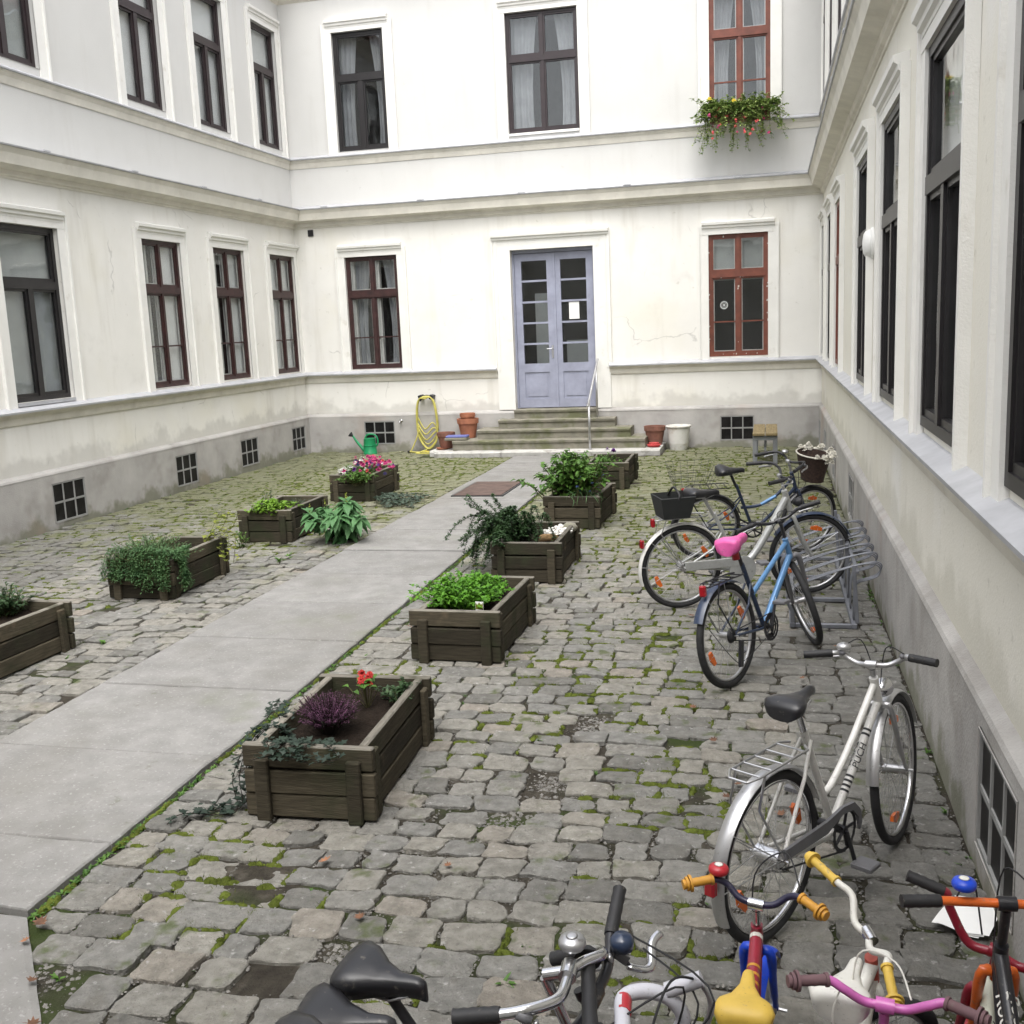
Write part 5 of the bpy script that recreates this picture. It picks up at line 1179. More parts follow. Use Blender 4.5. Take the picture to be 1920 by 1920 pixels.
        n = len(prof); mb.add(vs, [(i * K + k, i * K + (k + 1) % K, (i + 1) * K + (k + 1) % K, (i + 1) * K + k) for i in range(n - 1) for k in range(K)] + [tuple(range(K)), tuple((n - 1) * K + k for k in range(K))[::-1]])
        o = mb.build(name, m_, s.root, smooth=True, recalc=True, autosmooth=55)
        if foot: s.tubes('seat_post', [([(x - .005, 0, z - .03), foot], .0135)], post_m, o); s.tubes('saddle_rails', [([(x - L * .25, sg * .025, z - .045), (x + L * .1, sg * .022, z - .05), (x + L * .32, sg * .015, z - .03)], .0035) for sg in (-1, 1)], 'steel', o, 6)
        return o
    def bar(s, clamp, side, rad, m_, grip_from, grip_m, stem_z, stem_m='alloy', flange=False, gr=.016, left=None, levers='alloy', lever=True, bell=None, lv=1):
        """side: (forward, outward, up) points of one half, mirrored; grips cover the end from index grip_from"""
        C = Vector(clamp); halves = []
        L = []; pts = {}
        for sg in (1, -1):
            P = [C + Vector((a, sg * b, c)) for a, b, c in (left if (left and sg == 1) else side)]; pts[sg] = P; L.append((s.Sp(smooth_path([C] + P, 5)), rad))
        h = s.tubes('handlebar', L, m_)
        s.tubes('stem', [(s.Sp([s.ax(stem_z), s.ax(C.z - .02 if abs(C.z - stem_z) > .03 else stem_z + .02)]), .0125), (s.Sp([s.ax(C.z - .015), C]), .014), (s.Sp([C + Vector((0, -.022, 0)), C + Vector((0, .022, 0))]), rad + .007)], stem_m, h)
        for sg in (1, -1):
            P = pts[sg]; gf = grip_from; A_, B_ = P[gf], P[-1]; d = (B_ - A_).normalized()
            mb = MB(); n = 9; gp = [A_.lerp(B_ + d * .006, i / n) for i in range(n + 1)]
            mb.tube(s.Sp(gp), [gr * (1 + .08 * (i % 2)) for i in range(n + 1)], 12)
            if flange:
                for e, q in ((B_ - d * .012, 2.0), (B_ - d * .002, 1.65), (B_ + d * .008, 1.2)): mb.tube(s.Sp([e - d * .0035, e + d * .0035]), gr * q, 14)
                mb.tube(s.Sp([A_ - d * .004, A_ + d * .004]), gr * 1.35, 12)
            mb.build('grip', grip_m, h, smooth=True, autosmooth=40)
            if lever:
                q = A_ - d * .035; fw = Vector((.55, 0, -.30)) * lv; mb = MB()
                mb.tube(s.Sp([q, q + fw * .05]), .011, 8); mb.build('lever_clamp', 'grey_plastic', h, smooth=True)
                mb = MB(); mb.tube(s.Sp(smooth_path([q + fw * .05 - d * .01, q + fw * .10 + d * .02, q + fw * .095 + d * .08, q + fw * .11 + d * .12], 4)), .0055 * (.5 + .5 * lv), 8, flat=1.5); mb.build('brake_lever', levers, h, smooth=True)
        if bell:
            bp, br, bm = bell; Mx = s.SM @ Matrix.Translation(C + Vector(bp)); mb = MB(); mb.lathe([(br * .9, -.010), (br, -.004), (br, .003), (br * .88, .010), (br * .5, .015), (0, .017)], 20, Mx); mb.build('bell', bm, h, smooth=True, autosmooth=50)
            mb = MB(); mb.lathe([(br * .45, .0162), (br * .3, .0175), (0, .0182)], 16, Mx); mb.build('bell_cap', 'plastic_white' if bm != 'alloy' else 'alloy', h, smooth=True)
        return h
    def crank(s, bb, rr=.085, m_='dark_steel', arm=.165, ang=-60, y=-.05, pedal_m='grey_plastic', rings=1, chain=True, cog=.035, pl=.09):
        B = Vector((bb[0], 0, bb[1])); mb = MB(); N = 36
        for q in range(rings):
            rad = rr * (1 - .17 * q); yy = y - .007 + q * .007
            vs = []
            for i in range(N):
                a = 6.283 * i / N; t = .004 if i % 2 else 0
                for (q_, y_) in ((rad + t, yy), (rad - .014, yy), (rad - .014, yy + .003), (rad + t, yy + .003)): vs.append(B + Vector((q_ * math.cos(a), y_, q_ * math.sin(a))))
            mb.add(vs, [(i * 4 + k, i * 4 + (k + 1) % 4, ((i + 1) % N) * 4 + (k + 1) % 4, ((i + 1) % N) * 4 + k) for i in range(N) for k in range(4)])
        for k in range(5):
            a = 6.283 * k / 5; mb.tube([B + Vector((.015 * math.cos(a), y, .015 * math.sin(a))), B + Vector(((rr - .01) * math.cos(a), y, (rr - .01) * math.sin(a)))], .006, 6)
        mb.tube([B + Vector((0, -.06, 0)), B + Vector((0, .06, 0))], .018, 12)
        c = mb.build('crankset', m_, s.root, smooth=True, autosmooth=40)
        for sg, a in ((-1, R(ang)), (1, R(ang + 180))):
            e = B + Vector((arm * math.cos(a), sg * .068, arm * math.sin(a))); s.tubes('crank_arm', [([B + Vector((0, sg * .062, 0)), e], .009)], m_, c, 8)
            mb = MB(); mb.bbox((-.042, -.0, -.012), (.042, pl, .012), .005, Matrix.Translation(e) @ (Matrix.Identity(4) if sg > 0 else Matrix.Rotation(math.pi, 4, 'Z'))); mb.build('pedal', pedal_m, c)
        if chain:
            yy = y - .004; s.tubes('chain', [([B + Vector((0, yy, rr)), Vector((0, yy, s.r + cog))], .0042), ([B + Vector((0, yy, -rr)), Vector((.0, yy, s.r - cog))], .0042)], 'dark_steel', c, 5)
        return c
    def rack(s, z, x0, x1, m_='steel', w_=.06, ang=0, spring=False, clips=True):
        L = [([(x1, sg * w_ * .5, z + ang * .5), (x1 - .03, sg * w_, z + ang * .4), (x0 + .04, sg * w_, z), (x0, sg * w_ * .6, z - .01)], .005) for sg in (-1, 1)] + [([(x0, -w_ * .6, z - .01), (x0, w_ * .6, z - .01)], .005)]
        for k in range(5): xx = x0 + .05 + (x1 - x0 - .1) * k / 4; L.append(([(xx, -w_, z), (xx, w_, z)], .004))
        for sg in (-1, 1): L.append(([(x0 + .08, sg * w_, z), (x0 + .04, sg * .06, z - .12), (.0, sg * .06, s.r + .01)], .005)); 
        return s.tubes('luggage_rack', L, m_, None, 6)
    def lamp(s, p, m_, kind):
        mb = MB()
        if kind == 'tail': mb.bbox((p[0] - .02, -.022, p[2] - .035), (p[0] + .012, .022, p[2] + .035), .008); return mb.build('rear_light', m_, s.root)
        mb.lathe([(0, -.05), (.02, -.045), (.036, -.02), (.042, .01), (.042, .02)], 18, s.SM @ Matrix.Translation(p) @ Matrix.Rotation(math.pi / 2, 4, 'Y')); h = mb.build('headlight', m_, s.root, smooth=True)
        mb = MB(); mb.lathe([(.041, .0195), (.03, .026), (0, .028)], 18, s.SM @ Matrix.Translation(p) @ Matrix.Rotation(math.pi / 2, 4, 'Y')); mb.build('lens', 'lens', h, smooth=True); return h
    def cables(s, runs, m_='rubber', rad=.0025):
        return s.tubes('cable', [(smooth_path(r_, 6), rad) for r_ in runs], m_, None, 5)
def adult_frame(b, bb, seat, ht, hb, kind):
    B = (bb[0], 0, bb[1]); s_ = (seat[0], 0, seat[1]); L = [([B, s_], .0155)]
    return B, s_, L
def stays(b, bb, seatp, w_=.055, rad=.009):
    L = []
    for sg in (-1, 1):
        L.append(([(bb[0] - .03, sg * .025, bb[1]), (bb[0] - .12, sg * .045, bb[1] + .01), (0, sg * w_, b.r)], rad)); L.append(([(seatp[0], sg * .02, seatp[1]), (seatp[0] - .08, sg * .04, seatp[1] - .12), (0, sg * w_, b.r)], rad * .85))
    return L
# --- white town bicycle in the foreground
b = Bike('old white town bicycle standing nearest on the cobbles at right', -.002, 3.745, 58.2, -.3, 12, .325, 1.02)
BBp = (.46, .27)
hd0, hd1 = b.ax(.665), b.ax(.80)
fr = b.tubes('frame', [([(BBp[0], 0, BBp[1]), (.24, 0, .74)], .0155), ([hd0, hd1], .0185), ([b.ax(.685), (BBp[0] + .02, 0, BBp[1] + .03)], .0165), (smooth_path([b.ax(.775), (.61, 0, .575), (.47, 0, .46), (.41, 0, .435), (.385, 0, .435)], 5), .0145)] + stays(b, BBp, (.26, .70)), 'paint_white', None, 12)
d0 = b.ax(.685); d1 = Vector((BBp[0] + .02, 0, BBp[1] + .03)); dd = (d1 - d0).normalized()
mb = MB()
for t in (.26, .30, .66, .70, .74, .78): p = d0.lerp(d1, t); mb.tube([p - dd * .005, p + dd * .005], .0172, 12, caps=False)
mb.build('stripes', 'ink', fr, smooth=True)
for sg in (-1, 1):
    X = -dd if sg < 0 else dd; nz = Vector((dd.z, 0, -dd.x)); nz = nz if nz.z > 0 else -nz; Z = (Vector((0, sg, 0)) * .8 + nz * .6).normalized(); Y = Z.cross(X); Mx = Matrix((X, Y, Z)).transposed().to_4x4(); Mx.translation = d0.lerp(d1, .48) + Z * .0168; lettering('PUCH', .042, Mx, 'ink', fr)
b.fork('alloy', .655); b.wheel(True, refl=2, rim_m='chrome'); b.wheel(False, refl=2, hub=.036, rim_m='chrome')
b.guard(True, 18, 172, 'alloy', .026, stays=True); b.guard(False, 20, 205, 'alloy', .028)
b.saddle(.19, .885, .235, .165, 'saddle_black', 'chrome', (.243, 0, .73), tilt=8, thick=.042)
b.bar(b.ax(.86), [(.02, .055, -.005), (.03, .10, .012), (.02, .135, .035), (-.002, .155, .04), (-.035, .262, .035)], .011, 'alloy', 3, 'rubber_grip', .81, bell=((.035, .12, .06), .03, 'alloy'))
b.crank(BBp, .088, ang=-68, chain=True, cog=.035)
mb = MB(); out = [(.0, b.r + .045), (.30, BBp[1] + .10), (.42, BBp[1] + .115), (.51, BBp[1] + .105), (.56, BBp[1] + .06), (.575, BBp[1]), (.56, BBp[1] - .03), (.545, BBp[1] + .03), (.50, BBp[1] + .075), (.42, BBp[1] + .085), (.3, BBp[1] + .05), (0, b.r + .005)]
n = len(out); mb.add([(x, y_, z) for y_ in (-.071, -.058) for x, z in out], [tuple(range(n))[::-1], tuple(range(n, 2 * n))] + [(i, (i + 1) % n, n + (i + 1) % n, n + i) for i in range(n)]); mb.build('chain_guard', 'grey_plastic', b.root)
b.rack(.70, -.20, .20); b.lamp((-.368, 0, .36), 'red_light', 'tail'); b.lamp(b.ax(.72) + Vector((.09, 0, 0)), 'chrome', 'head')
b.cables([[b.S(b.ax(.88) + Vector((.02, .13, .03))), b.S(b.ax(.89) + Vector((.09, .06, .05))), b.S(b.ax(.80) + Vector((.07, .01, -.03))), b.ax(.70) + Vector((.03, 0, 0))], [b.S(b.ax(.88) + Vector((.02, -.13, .03))), b.S(b.ax(.88) + Vector((.12, -.03, .02))), b.S(b.ax(.72) + Vector((.05, 0, 0)))]])
# --- blue bicycle with the pink saddle cover
b = Bike('sky blue bicycle with a bright pink saddle cover beside the rack', -.235, 6.52, 61.2, -5.6, 44, .332, 1.05)
BBp = (.45, .285)
fr = b.tubes('frame', [([b.ax(.66), b.ax(.80)], .020), ([b.ax(.68), (BBp[0] + .02, 0, BBp[1] + .02)], .022), ([b.ax(.775), (.34, 0, .52)], .017)], 'paint_skyblue', None, 12)
b.tubes('rear_frame', [([(BBp[0], 0, BBp[1]), (.25, 0, .74)], .0165)] + stays(b, BBp, (.30, .60)), 'paint_darkblue', fr)
d0 = b.ax(.68); d1 = Vector((BBp[0] + .02, 0, BBp[1] + .02)); dd = (d1 - d0).normalized()
for sg in (-1, 1):
    X = -dd if sg < 0 else dd; Z = Vector((0, sg, 0)); Y = Z.cross(X); Mx = Matrix((X, Y, Z)).transposed().to_4x4(); Mx.translation = d0.lerp(d1, .5) + Vector((0, sg * .0224, 0)); Mx.translation += dd * .10; lettering('X', .05, Mx, 'plastic_white', fr)
b.fork('grey_plastic', .65, .055, .017); b.wheel(True, tw=.023); b.wheel(False, tw=.023, hub=.02)
b.guard(True, 20, 115, 'paint_darkblue', .03, stays=False); b.guard(False, 60, 155, 'paint_darkblue', .032, stays=True)
b.saddle(.195, .905, .26, .175, 'cover_pink', 'paint_black', (.25, 0, .73), wrap=True, thick=.075, tilt=6)
mb = MB(); mb.tube([(.18, 0, .84), (.19, 0, .78)], .025, 8); mb.build('saddle_bag', 'plastic_red', b.root, smooth=True)
b.bar(b.ax(.93) + Vector((.06, 0, 0)), [(.0, .06, .0), (-.01, .12, .02), (-.03, .17, .035), (-.06, .29, .03)], .0115, 'paint_black', 2, 'rubber_grip', .81, 'paint_black')
b.crank(BBp, .09, ang=70, rings=3, cog=.03); b.rack(.69, -.20, .20, 'dark_steel', .055); b.lamp((-.22, 0, .66), 'red_light', 'tail')
mb = MB(); mb.lathe([(.012, -.012), (.05, -.010), (.042, 0), (.03, .012), (.012, .014)], 22, Matrix.Translation((0, -.04, b.r)) @ Matrix.Rotation(math.pi / 2, 4, 'X')); mb.build('cassette', 'dark_steel', b.root, smooth=True)
mb = MB(); mb.bbox((-.02, -.075, .10), (.025, -.055, .27), .008, Matrix.Translation((.0, 0, .03)) @ Matrix.Rotation(.2, 4, 'Y')); mb.build('derailleur', 'paint_black', b.root)
b.cables([[b.S(b.ax(.95) + Vector((.02, .12, .0))), b.S(b.ax(.98) + Vector((.16, .04, .02))), b.S(b.ax(.72) + Vector((.07, .02, .0)))], [b.S(b.ax(.95) + Vector((.02, -.12, .0))), b.S(b.ax(.94) + Vector((.18, -.03, .02))), b.ax(.68) + Vector((.03, -.02, 0))], [(-.25, .02, .5), (-.05, -.06, .2), (.1, -.05, .15), (.4, -.04, .22)]])
# --- silver low-step bicycle in the rack
b = Bike('silver low-step bicycle with a black fabric basket on its rear rack', -.70, 8.38, 27.5, 4, -10, .345, 1.13)
BBp = (.50, .29)
fr = b.tubes('frame', [([b.ax(.68), b.ax(.90)], .024), (smooth_path([b.ax(.84), (.74, 0, .56), (.62, 0, .38), (BBp[0], 0, BBp[1])], 5), .030), ([(BBp[0], 0, BBp[1]), (.27, 0, .76)], .0155)] + stays(b, BBp, (.33, .60), .06, .0105), 'paint_silver', None, 12)
b.fork('paint_silver', .68, .05, .014); b.wheel(True, tw=.021); b.wheel(False, tw=.021, hub=.034)
b.guard(True, 25, 150, 'paint_darkblue', .03); b.guard(False, 25, 200, 'paint_white', .03)
b.saddle(.17, .945, .28, .2, 'saddle_black', 'alloy', (.27, 0, .74))
b.bar(b.ax(1.02), [(.03, .07, .0), (.04, .14, .03), (.01, .22, .05), (-.06, .27, .045), (-.18, .30, .03)], .0115, 'dark_steel', 3, 'rubber_grip', .91)
b.crank(BBp, .085, m_='alloy', ang=20); b.rack(.76, -.24, .20, 'alloy', .065)
mb = MB(); mb.bbox((.0, -.078, b.r - .02), (.5, -.062, b.r + .055), .012); mb.lathe([(.02, -.006), (.115, -.006), (.115, .006), (.02, .006)], 28, Matrix.Translation((BBp[0], -.07, BBp[1])) @ Matrix.Rotation(math.pi / 2, 4, 'X')); mb.build('chain_guard', 'paint_silver', b.root)
bk_ = MB(); z0, z1 = .765, .935
w0, w1 = (-.19, .03, .085), (-.225, .065, .115)
def taper_box(a, b_, za, zb, th=.006):
    vs = []
    for (x0, x1, hw), z in ((a, za), (b_, zb)): vs += [(x0, -hw, z), (x1, -hw, z), (x1, hw, z), (x0, hw, z)]
    vs += [(x + (th if i in (0, 3) else -th), y_ * .93, z + (th if i < 4 else 0)) for i, (x, y_, z) in [(i % 4, p) for i, p in enumerate(vs)]]
    return vs, [(0, 3, 2, 1), (0, 1, 5, 4), (1, 2, 6, 5), (2, 3, 7, 6), (3, 0, 4, 7), (8, 9, 10, 11), (8, 12, 13, 9), (9, 13, 14, 10), (10, 14, 15, 11), (11, 15, 12, 8), (4, 5, 13, 12), (5, 6, 14, 13), (6, 7, 15, 14), (7, 4, 12, 15)]
bk_.add(*taper_box(w0, w1, z0, z1)); bo = bk_.build('rear_basket', 'mesh_black', b.root); b.tubes('basket_handle', [(smooth_path([(-.08, -.11, .92), (-.07, -.10, .96), (-.08, 0, 1.0), (-.08, .1, .92)], 5), .009)], 'rubber_grip', bo); b.lamp((-.335, 0, .56), 'red_light', 'tail'); b.lamp((-.245, 0, .725), 'red_light', 'tail')
b.lamp(b.ax(.80) + Vector((.09, 0, 0)), 'dark_steel', 'head')
b.cables([[b.S(b.ax(1.06) + Vector((.03, .15, .0))), b.S(b.ax(1.08) + Vector((.18, .04, -.02))), b.S(b.ax(.75) + Vector((.06, .02, .0)))], [b.S(b.ax(1.06) + Vector((.03, -.15, .0))), b.S(b.ax(1.0) + Vector((.2, -.03, -.02))), b.ax(.8) + Vector((.03, -.03, 0))]])
# --- dark bicycle with wicker basket and roses
b = Bike('dark blue bicycle with a brown wicker front basket trimmed with white roses', -.63, 10.22, 21, 16, 18, .335, 1.03)
BBp = (.46, .30)
fr = b.tubes('frame', [([b.ax(.66), b.ax(.86)], .019), (smooth_path([b.ax(.80), (.66, 0, .62), (.50, 0, .53), (.33, 0, .52)], 5), .015), (smooth_path([b.ax(.70), (.70, 0, .50), (.55, 0, .34), (BBp[0], 0, BBp[1])], 5), .017), ([(BBp[0], 0, BBp[1]), (.26, 0, .76)], .0155)] + stays(b, BBp, (.31, .62)), 'paint_darkblue', None, 12)
p0, p1 = Vector((.66, -.012, .625)), Vector((.52, -.012, .545)); b.tubes('frame_band', [([p0, p1], .0165)], 'paint_skyblue', fr)
b.fork('paint_darkblue', .66); b.wheel(True); b.wheel(False, hub=.03); b.guard(False, 20, 195, 'paint_black', .028); b.guard(True, 30, 150, 'paint_black', .028)
b.saddle(.19, .925, .27, .2, 'saddle_black', 'dark_steel', (.26, 0, .74)); b.rack(.76, -.22, .20, 'dark_steel'); b.lamp((-.25, 0, .72), 'red_light', 'tail')
b.bar(b.ax(.97), [(.03, .06, .0), (.05, .13, .02), (.02, .2, .04), (-.05, .25, .03), (-.16, .29, .01)], .0115, 'dark_steel', 3, 'rubber_grip', .87, bell=((.05, .12, .06), .03, 'alloy')); b.crank(BBp, .085, ang=-30)
L = []
for k in range(5):
    z = .78 + .05 * k; q = .13 + .012 * k; L.append(([(-.19 + x * q, y_ * q, z) for x, y_ in ((-1.2, -.8), (1.2, -.8), (1.2, .8), (-1.2, .8), (-1.2, -.8))], .0018))
for x, y_ in [(-1.2 + .4 * i, sg * .8) for i in range(7) for sg in (-1, 1)] + [(sg * 1.2, -.8 + .4 * i) for i in range(5) for sg in (-1, 1)]: L.append(([(-.19 + x * .13, y_ * .13, .78), (-.19 + x * .178, y_ * .178, .98)], .0013))
b.tubes('wire_basket', L, 'dark_steel', None, 5)
cB = b.ax(.76) + Vector((.22, 0, 0)); mb = MB(); K = 28; prof = [(.09, .125, -.02), (.095, .13, .02), (.115, .155, .12), (.135, .185, .235), (.14, .19, .24), (.13, .18, .235), (.11, .15, .12), (.085, .12, -.0)]; vs = []
for (a_, b2, z) in prof:
    for k in range(K): t = 6.283 * k / K; q = 1 + (.02 if k % 2 else -.02); vs.append(b.S(cB + Vector((a_ * q * math.cos(t), b2 * q * math.sin(t), z))))
mb.add(vs, [(i * K + k, i * K + (k + 1) % K, (i + 1) * K + (k + 1) % K, (i + 1) * K + k) for i in range(len(prof) - 1) for k in range(K)] + [tuple(range(K)), tuple((len(prof) - 1) * K + k for k in range(K))]); wb_ = mb.build('wicker_basket', 'wicker', b.root, smooth=True, autosmooth=50)
mb = MB(); mb.tube([b.S(cB + Vector((.14 * math.cos(t), .19 * math.sin(t), .245))) for t in [6.283 * k / 30 for k in range(30)]], .008, 6, closed=True); mb.build('basket_rim', 'rose_white', wb_, smooth=True)
for k in range(34):
    t = rp_.uniform(-2.2, 1.7); c = b.S(cB + Vector((.15 * math.cos(t) + rp_.gauss(0, .012), .20 * math.sin(t) + rp_.gauss(0, .012), .25 + rp_.gauss(0, .02))))
    mb = MB(); pompom(mb, Vector((0, 0, 0)), rp_.uniform(.022, .036)); o = mb.build('rose', 'rose_white', wb_); o.location = c
# --- bicycles parked under the window, seen from above
def flat_bike(label, x, y, head, lean, steer, r_, wb, sz, frame_m, **k):
    b = Bike(label, x, y, head, lean, steer, r_, wb, group='bicycles parked below the viewer'); q = r_ / .345; BBp = (.44 * wb / 1.05, .28 * q)
    zh = k.get('zh', .82); b.tubes('frame', [([b.ax(zh - .16), b.ax(zh)], .019), ([b.ax(zh - .13), (BBp[0], 0, BBp[1])], .019), ([b.ax(zh - .03), (.29 * wb / 1.05, 0, sz - .22)], .016), ([(BBp[0], 0, BBp[1]), (.26 * wb / 1.05, 0, sz - .15)], .0155)] + stays(b, BBp, (.29 * wb / 1.05, sz - .25)), frame_m)
    b.fork(k.get('fork', frame_m), zh - .17, .05, .014); b.wheel(True, side=k.get('side'), tw=.022); b.wheel(False, side=k.get('side'), tw=.022)
    b.saddle(k.get('sx', .2), sz, k.get('sl', .27), k.get('sw', .19), k.get('sm', 'saddle_black'), 'dark_steel', (.26 * wb / 1.05, 0, sz - .16), thick=.06); b.crank(BBp, .085); return b
b = flat_bike('bicycle with a black padded saddle at the bottom of the picture, flat bars', -1.03, 2.27, -11, 6, 0, .28, .92, .78, 'paint_black', zh=.78, sx=.15, sl=.23, sw=.165)
h_ = b.bar(b.ax(.86) + Vector((.03, 0, 0)), [(.0, .08, .0), (-.01, .14, .015), (-.02, .175, .025), (-.035, .29, .06)], .0125, 'paint_black', 2, 'rubber_grip', .85, 'paint_black', gr=.0155, levers='chrome', lv=1.7)
mb = MB(); q = b.S(b.ax(.86) + Vector((.05, .14, .035))); mb.lathe([(.025, -.01), (.028, .01), (.02, .022), (0, .026)], 16, Matrix.Translation(q)); mb.build('gear_shifter', 'paint_darkblue', h_, smooth=True)
b.cables([[b.S(b.ax(.88) + Vector((.1, .16, .0))), b.S(b.ax(.84) + Vector((.24, .05, .02))), b.S(b.ax(.68) + Vector((.1, .0, .0)))], [b.S(b.ax(.88) + Vector((.1, -.1, .0))), b.S(b.ax(.90) + Vector((.24, .02, .02))), b.S(b.ax(.68) + Vector((.1, .03, .0)))], [b.S(b.ax(.88) + Vector((.05, .2, .0))), b.S(b.ax(.87) + Vector((.3, .0, .05))), b.ax(.62)]])
b = flat_bike('bicycle with the lower black saddle, tan tyre walls and silver swept bars', -1.19, 2.09, 0, 4, 0, .33, .98, .745, 'paint_silver', side='tan_wall', zh=.76, sx=.245, sl=.24, sw=.175)
h_ = b.bar(b.ax(.93) + Vector((.06, 0, 0)), [(.0, .06, .0), (-.01, .11, .01), (-.06, .15, .015), (-.11, .165, .01), (-.20, .175, .0)], .0125, 'chrome', 3, 'rubber_grip', .79, 'chrome', left=[(.03, .04, .0), (.06, .08, -.01), (.04, .12, -.03), (.0, .13, -.05), (-.06, .14, -.08)], gr=.0165, bell=((.0, .05, .035), .03, 'alloy'))
b = flat_bike('bicycle of which only a black straight bar end with flanged grip shows', -1.16, 1.72, 2, 3, -2, .33, 1.0, .82, 'paint_black', zh=.74)
b.bar(b.ax(.86) + Vector((.05, 0, 0)), [(.0, .10, .0), (.0, .2, .01), (-.04, .41, .03)], .0125, 'paint_black', 1, 'rubber_grip', .84, 'paint_black', flange=True, gr=.0155)
b = flat_bike('racing bicycle with white-taped drop handlebar and a red band', -1.07, 1.76, 6, 0, 0, .33, .98, .86, 'plastic_red', zh=.78)
C_ = b.ax(.875) + Vector((.06, 0, 0)); hb_ = None
L = []
for sg in (-1, 1): L.append((b.Sp(smooth_path([C_, C_ + Vector((.0, sg * .10, .0)), C_ + Vector((.0, sg * .19, .0)), C_ + Vector((.05, sg * .215, .0)), C_ + Vector((.10, sg * .22, -.02)), C_ + Vector((.125, sg * .222, -.07)), C_ + Vector((.09, sg * .224, -.12)), C_ + Vector((.02, sg * .226, -.135)), C_ + Vector((-.05, sg * .228, -.135))], 5)), .0165))
hb_ = b.tubes('handlebar', L, 'tape_white', None, 12)
b.tubes('red_band', [(b.Sp([C_ + Vector((.0, .135, .0)), C_ + Vector((.0, .185, .0))]), .0172)], 'plastic_red', hb_, 12)
for sg in (-1, 1):
    b.tubes('brake_hood', [(b.Sp(smooth_path([C_ + Vector((.09, sg * .22, .0)), C_ + Vector((.14, sg * .222, .02)), C_ + Vector((.165, sg * .222, .03))], 4)), .017)], 'tape_white', hb_, 10); b.tubes('brake_lever', [(b.Sp(smooth_path([C_ + Vector((.165, sg * .222, .02)), C_ + Vector((.185, sg * .222, -.03)), C_ + Vector((.16, sg * .222, -.12))], 4)), .008)], 'alloy', hb_, 8)
b.tubes('stem', [(b.Sp([b.ax(.78), b.ax(.89), C_]), .013)], 'chrome', hb_)
b.cables([[b.S(C_ + Vector((.15, .22, .03))), b.S(C_ + Vector((.10, .12, .09))), b.S(C_ + Vector((.06, .02, .05))), b.ax(.7)]], rad=.003)
# --- children's bicycles
def kid_bike(label, x, y, head, lean, steer, r_, wb, sz, frame_m, sm, top, **k):
    b = Bike(label, x, y, head, lean, steer, r_, wb, off=.03, ha=72, name='child_bicycle', group="children's bicycles parked below the viewer"); zt = top; BBp = (wb * .42, r_ * .95)
    b.tubes('head_tube', [([b.ax(zt - .10), b.ax(zt)], .018)], k.get('head_m', frame_m)); b.tubes('frame', [([b.ax(zt - .03), (wb * .30, 0, sz - .14)], .019), ([b.ax(zt - .08), (BBp[0], 0, BBp[1])], .017), ([(BBp[0], 0, BBp[1]), (wb * .24, 0, sz - .08)], .015)] + stays(b, BBp, (wb * .27, sz - .14), .045, .008), frame_m)
    b.fork(k.get('fork', frame_m), zt - .11, .04, .013); b.wheel(True, tw=.022, refl=0, ns=16, rim_m=k.get('rim', 'alloy'), disc=k.get('disc')); b.wheel(False, tw=.022, refl=0, ns=16, rim_m=k.get('rim', 'alloy'), disc=k.get('disc'))
    b.saddle(k.get('sx', wb * .2), sz, k.get('sl', .20), k.get('sw', .15), sm, 'chrome', (wb * .24, 0, sz - .1), thick=.045, tilt=k.get('tilt', 4)); b.crank(BBp, .055, arm=.09, pedal_m=k.get('pedal', 'plastic_lemon'), cog=.025, pl=.065)
    if 'guard' in k: b.guard(True, 30, 160, k['guard'], .03, .014, stays=False); b.guard(False, 30, 170, k['guard'], .03, .014, stays=False)
    return b
b = kid_bike("child's red bicycle with a yellow saddle and mustard grips", -.065, 2.46, 87, 0, -8, .16, .64, .57, 'paint_red', 'plastic_yellow', .52, fork='plastic_blue', guard='plastic_blue', sl=.21, sw=.155, sx=.075)
q0, q1 = b.ax(.49), Vector((.64 * .30, 0, .43))
b.tubes('sticker', [([q0.lerp(q1, t) , q0.lerp(q1, t + w_)], .0194) for t, w_ in ((.06, .05),)], 'plastic_white', None, 14); b.tubes('sticker', [([q0.lerp(q1, t), q0.lerp(q1, t + .03)], .0194) for t in (.45, .55, .65, .75)], 'plastic_mustard', None, 14)
b.bar(b.ax(.60), [(.0, .05, .01), (.01, .09, .04), (-.01, .13, .055), (-.05, .195, .045)], .010, 'paint_navy', 2, 'plastic_mustard', .53, 'chrome', flange=True, gr=.0125, lever=False, bell=((.01, .115, .08), .03, 'plastic_red'))
b.cables([[b.S(b.ax(.62) + Vector((.02, -.12, .05))), b.S(b.ax(.62) + Vector((.12, -.06, .10))), b.S(b.ax(.58) + Vector((.12, .03, .04))), b.S(b.ax(.40) + Vector((.05, .02, 0)))]])
b = kid_bike("child's white bicycle with a white saddle and yellow grips", .128, 2.43, 72, 0, -52, .16, .62, .57, 'plastic_white', 'plastic_white', .49, head_m='peach', sl=.22, sw=.16, sx=.22, pedal='plastic_lemon')
b.bar(b.ax(.57), [(-.02, .05, .0), (-.01, .11, .04), (-.04, .16, .05), (-.07, .27, .04)], .0105, 'plastic_white', 2, 'plastic_yellow', .52, 'chrome', flange=True, gr=.0125, lever=False)
b = kid_bike("child's bicycle with a bright pink handlebar and mauve grips", .275, 2.06, 90, 0, -7, .16, .62, .48, 'paint_pink', 'plastic_white', .50)
b.bar(b.ax(.60), [(.0, .05, -.0), (-.01, .10, .03), (-.01, .14, .045), (-.045, .22, .045)], .0115, 'paint_pink', 2, 'grip_mauve', .52, 'paint_pink', flange=True, gr=.013, lever=False)
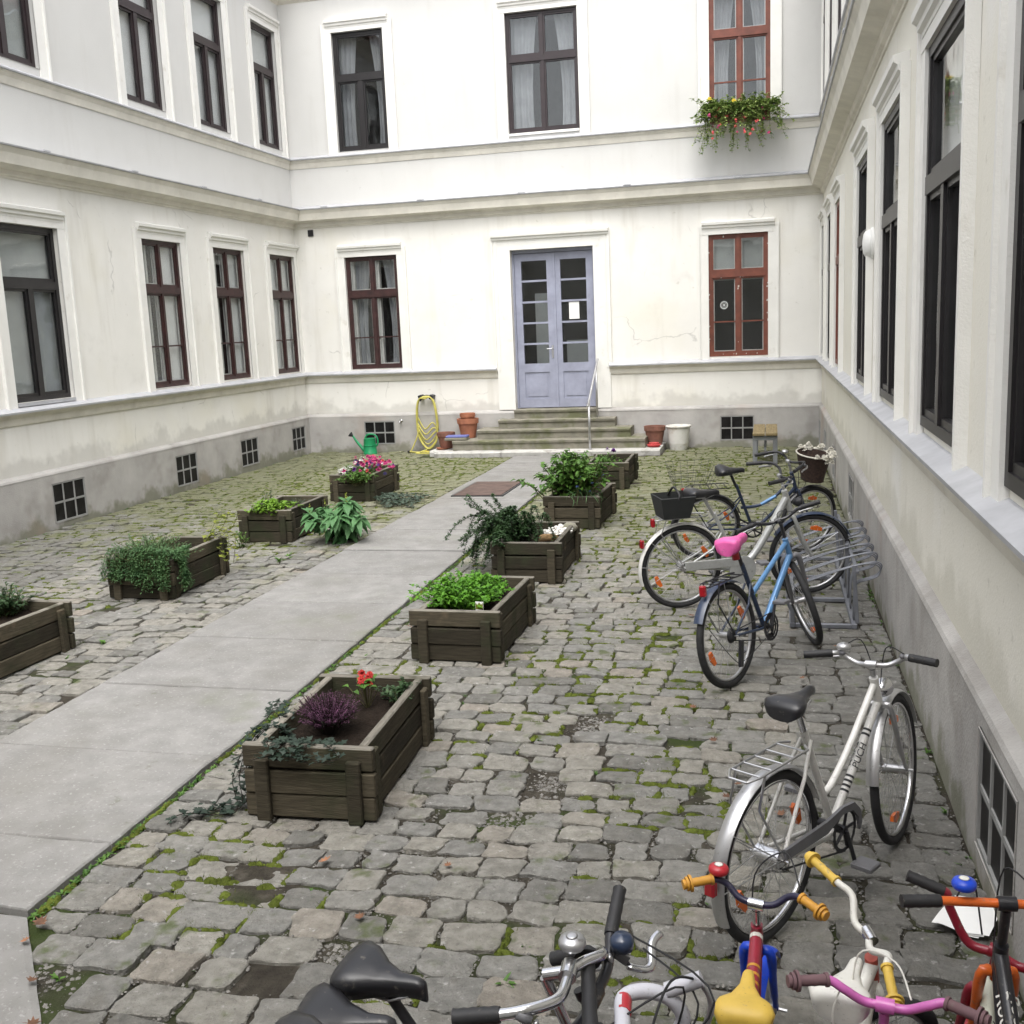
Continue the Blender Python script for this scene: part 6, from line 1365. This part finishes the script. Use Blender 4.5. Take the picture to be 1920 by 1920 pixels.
b.cables([[b.S(b.ax(.62) + Vector((.02, -.06, .0))), b.S(b.ax(.60) + Vector((.10, -.02, .06))), b.S(b.ax(.60) + Vector((.12, .07, .05))), b.S(b.ax(.45) + Vector((.06, .08, 0)))], [b.S(b.ax(.60) + Vector((.0, .10, .04))), b.S(b.ax(.60) + Vector((-.02, .12, -.06))), b.S(b.ax(.45) + Vector((-.02, .05, -.06)))]], 'plastic_white')
b = kid_bike("child's white and red bicycle with red bars and red mudguards", .42, 2.33, 80, 8, -12, .17, .66, .52, 'paint_cream', 'plastic_red', .54, guard='plastic_red', fork='paint_red')
d0 = b.ax(.46); d1 = Vector((.28, 0, .16)); 
for sg in (-1, 1):
    p0 = b.ax(.51); p1 = Vector((.66 * .30, 0, .38)); dd = (p1 - p0).normalized(); X = dd; Z = Vector((-dd.z * 1, 0, dd.x)) * (-1 if dd.x < 0 else 1); Z = Vector((0, sg * .75, .66)).normalized(); Y = Z.cross(X).normalized(); Z = X.cross(Y); Mx = Matrix((X, Y, Z)).transposed().to_4x4(); Mx.translation = p0.lerp(p1, .5) + Z * .0193; lettering('FUTU', .024, Mx, 'ink', b.root)
b.bar(b.ax(.60), [(.0, .07, -.01), (-.01, .13, .06), (-.02, .15, .10), (-.03, .16, .12), (-.05, .25, .13)], .0125, 'paint_red', 3, 'rubber_grip', .55, 'paint_red', gr=.015, lever=False)
b = kid_bike("child's black and orange bicycle with an orange handlebar and blue bell", .565, 2.14, 89, 0, 3, .20, .74, .60, 'paint_black', 'saddle_black', .68, fork='paint_orange', rim='dark_steel', pedal='grey_plastic')
p0 = b.ax(.64); p1 = Vector((.74 * .30, 0, .46)); dd = (p1 - p0).normalized()
for sg in (-1, 1):
    X = dd; Z = Vector((0, sg * .7, .7)).normalized(); Y = Z.cross(X).normalized(); Z = X.cross(Y); Mx = Matrix((X, Y, Z)).transposed().to_4x4(); Mx.translation = p0.lerp(p1, .42) + Z * .0193; lettering('Rock', .055, Mx, 'plastic_white', b.root)
    Mx2 = Mx.copy(); Mx2.translation = p0.lerp(p1, .85) + Z * .0193; lettering('oppi', .04, Mx2, 'alloy', b.root)
b.bar(b.ax(.82), [(.0, .06, .0), (-.01, .12, .005), (-.02, .16, .01), (-.04, .25, .015)], .0115, 'paint_orange', 2, 'rubber_grip', .69, 'paint_black', gr=.0155, bell=((.005, .10, .045), .03, 'plastic_blue'))
b.cables([[b.S(b.ax(.83) + Vector((.02, .12, -.02))), b.S(b.ax(.80) + Vector((.10, .06, .03))), b.S(b.ax(.66) + Vector((.07, .03, .0)))], [b.S(b.ax(.83) + Vector((.02, -.1, -.02))), b.S(b.ax(.82) + Vector((.12, -.02, .03))), b.S(b.ax(.60) + Vector((.06, .0, .0)))]])
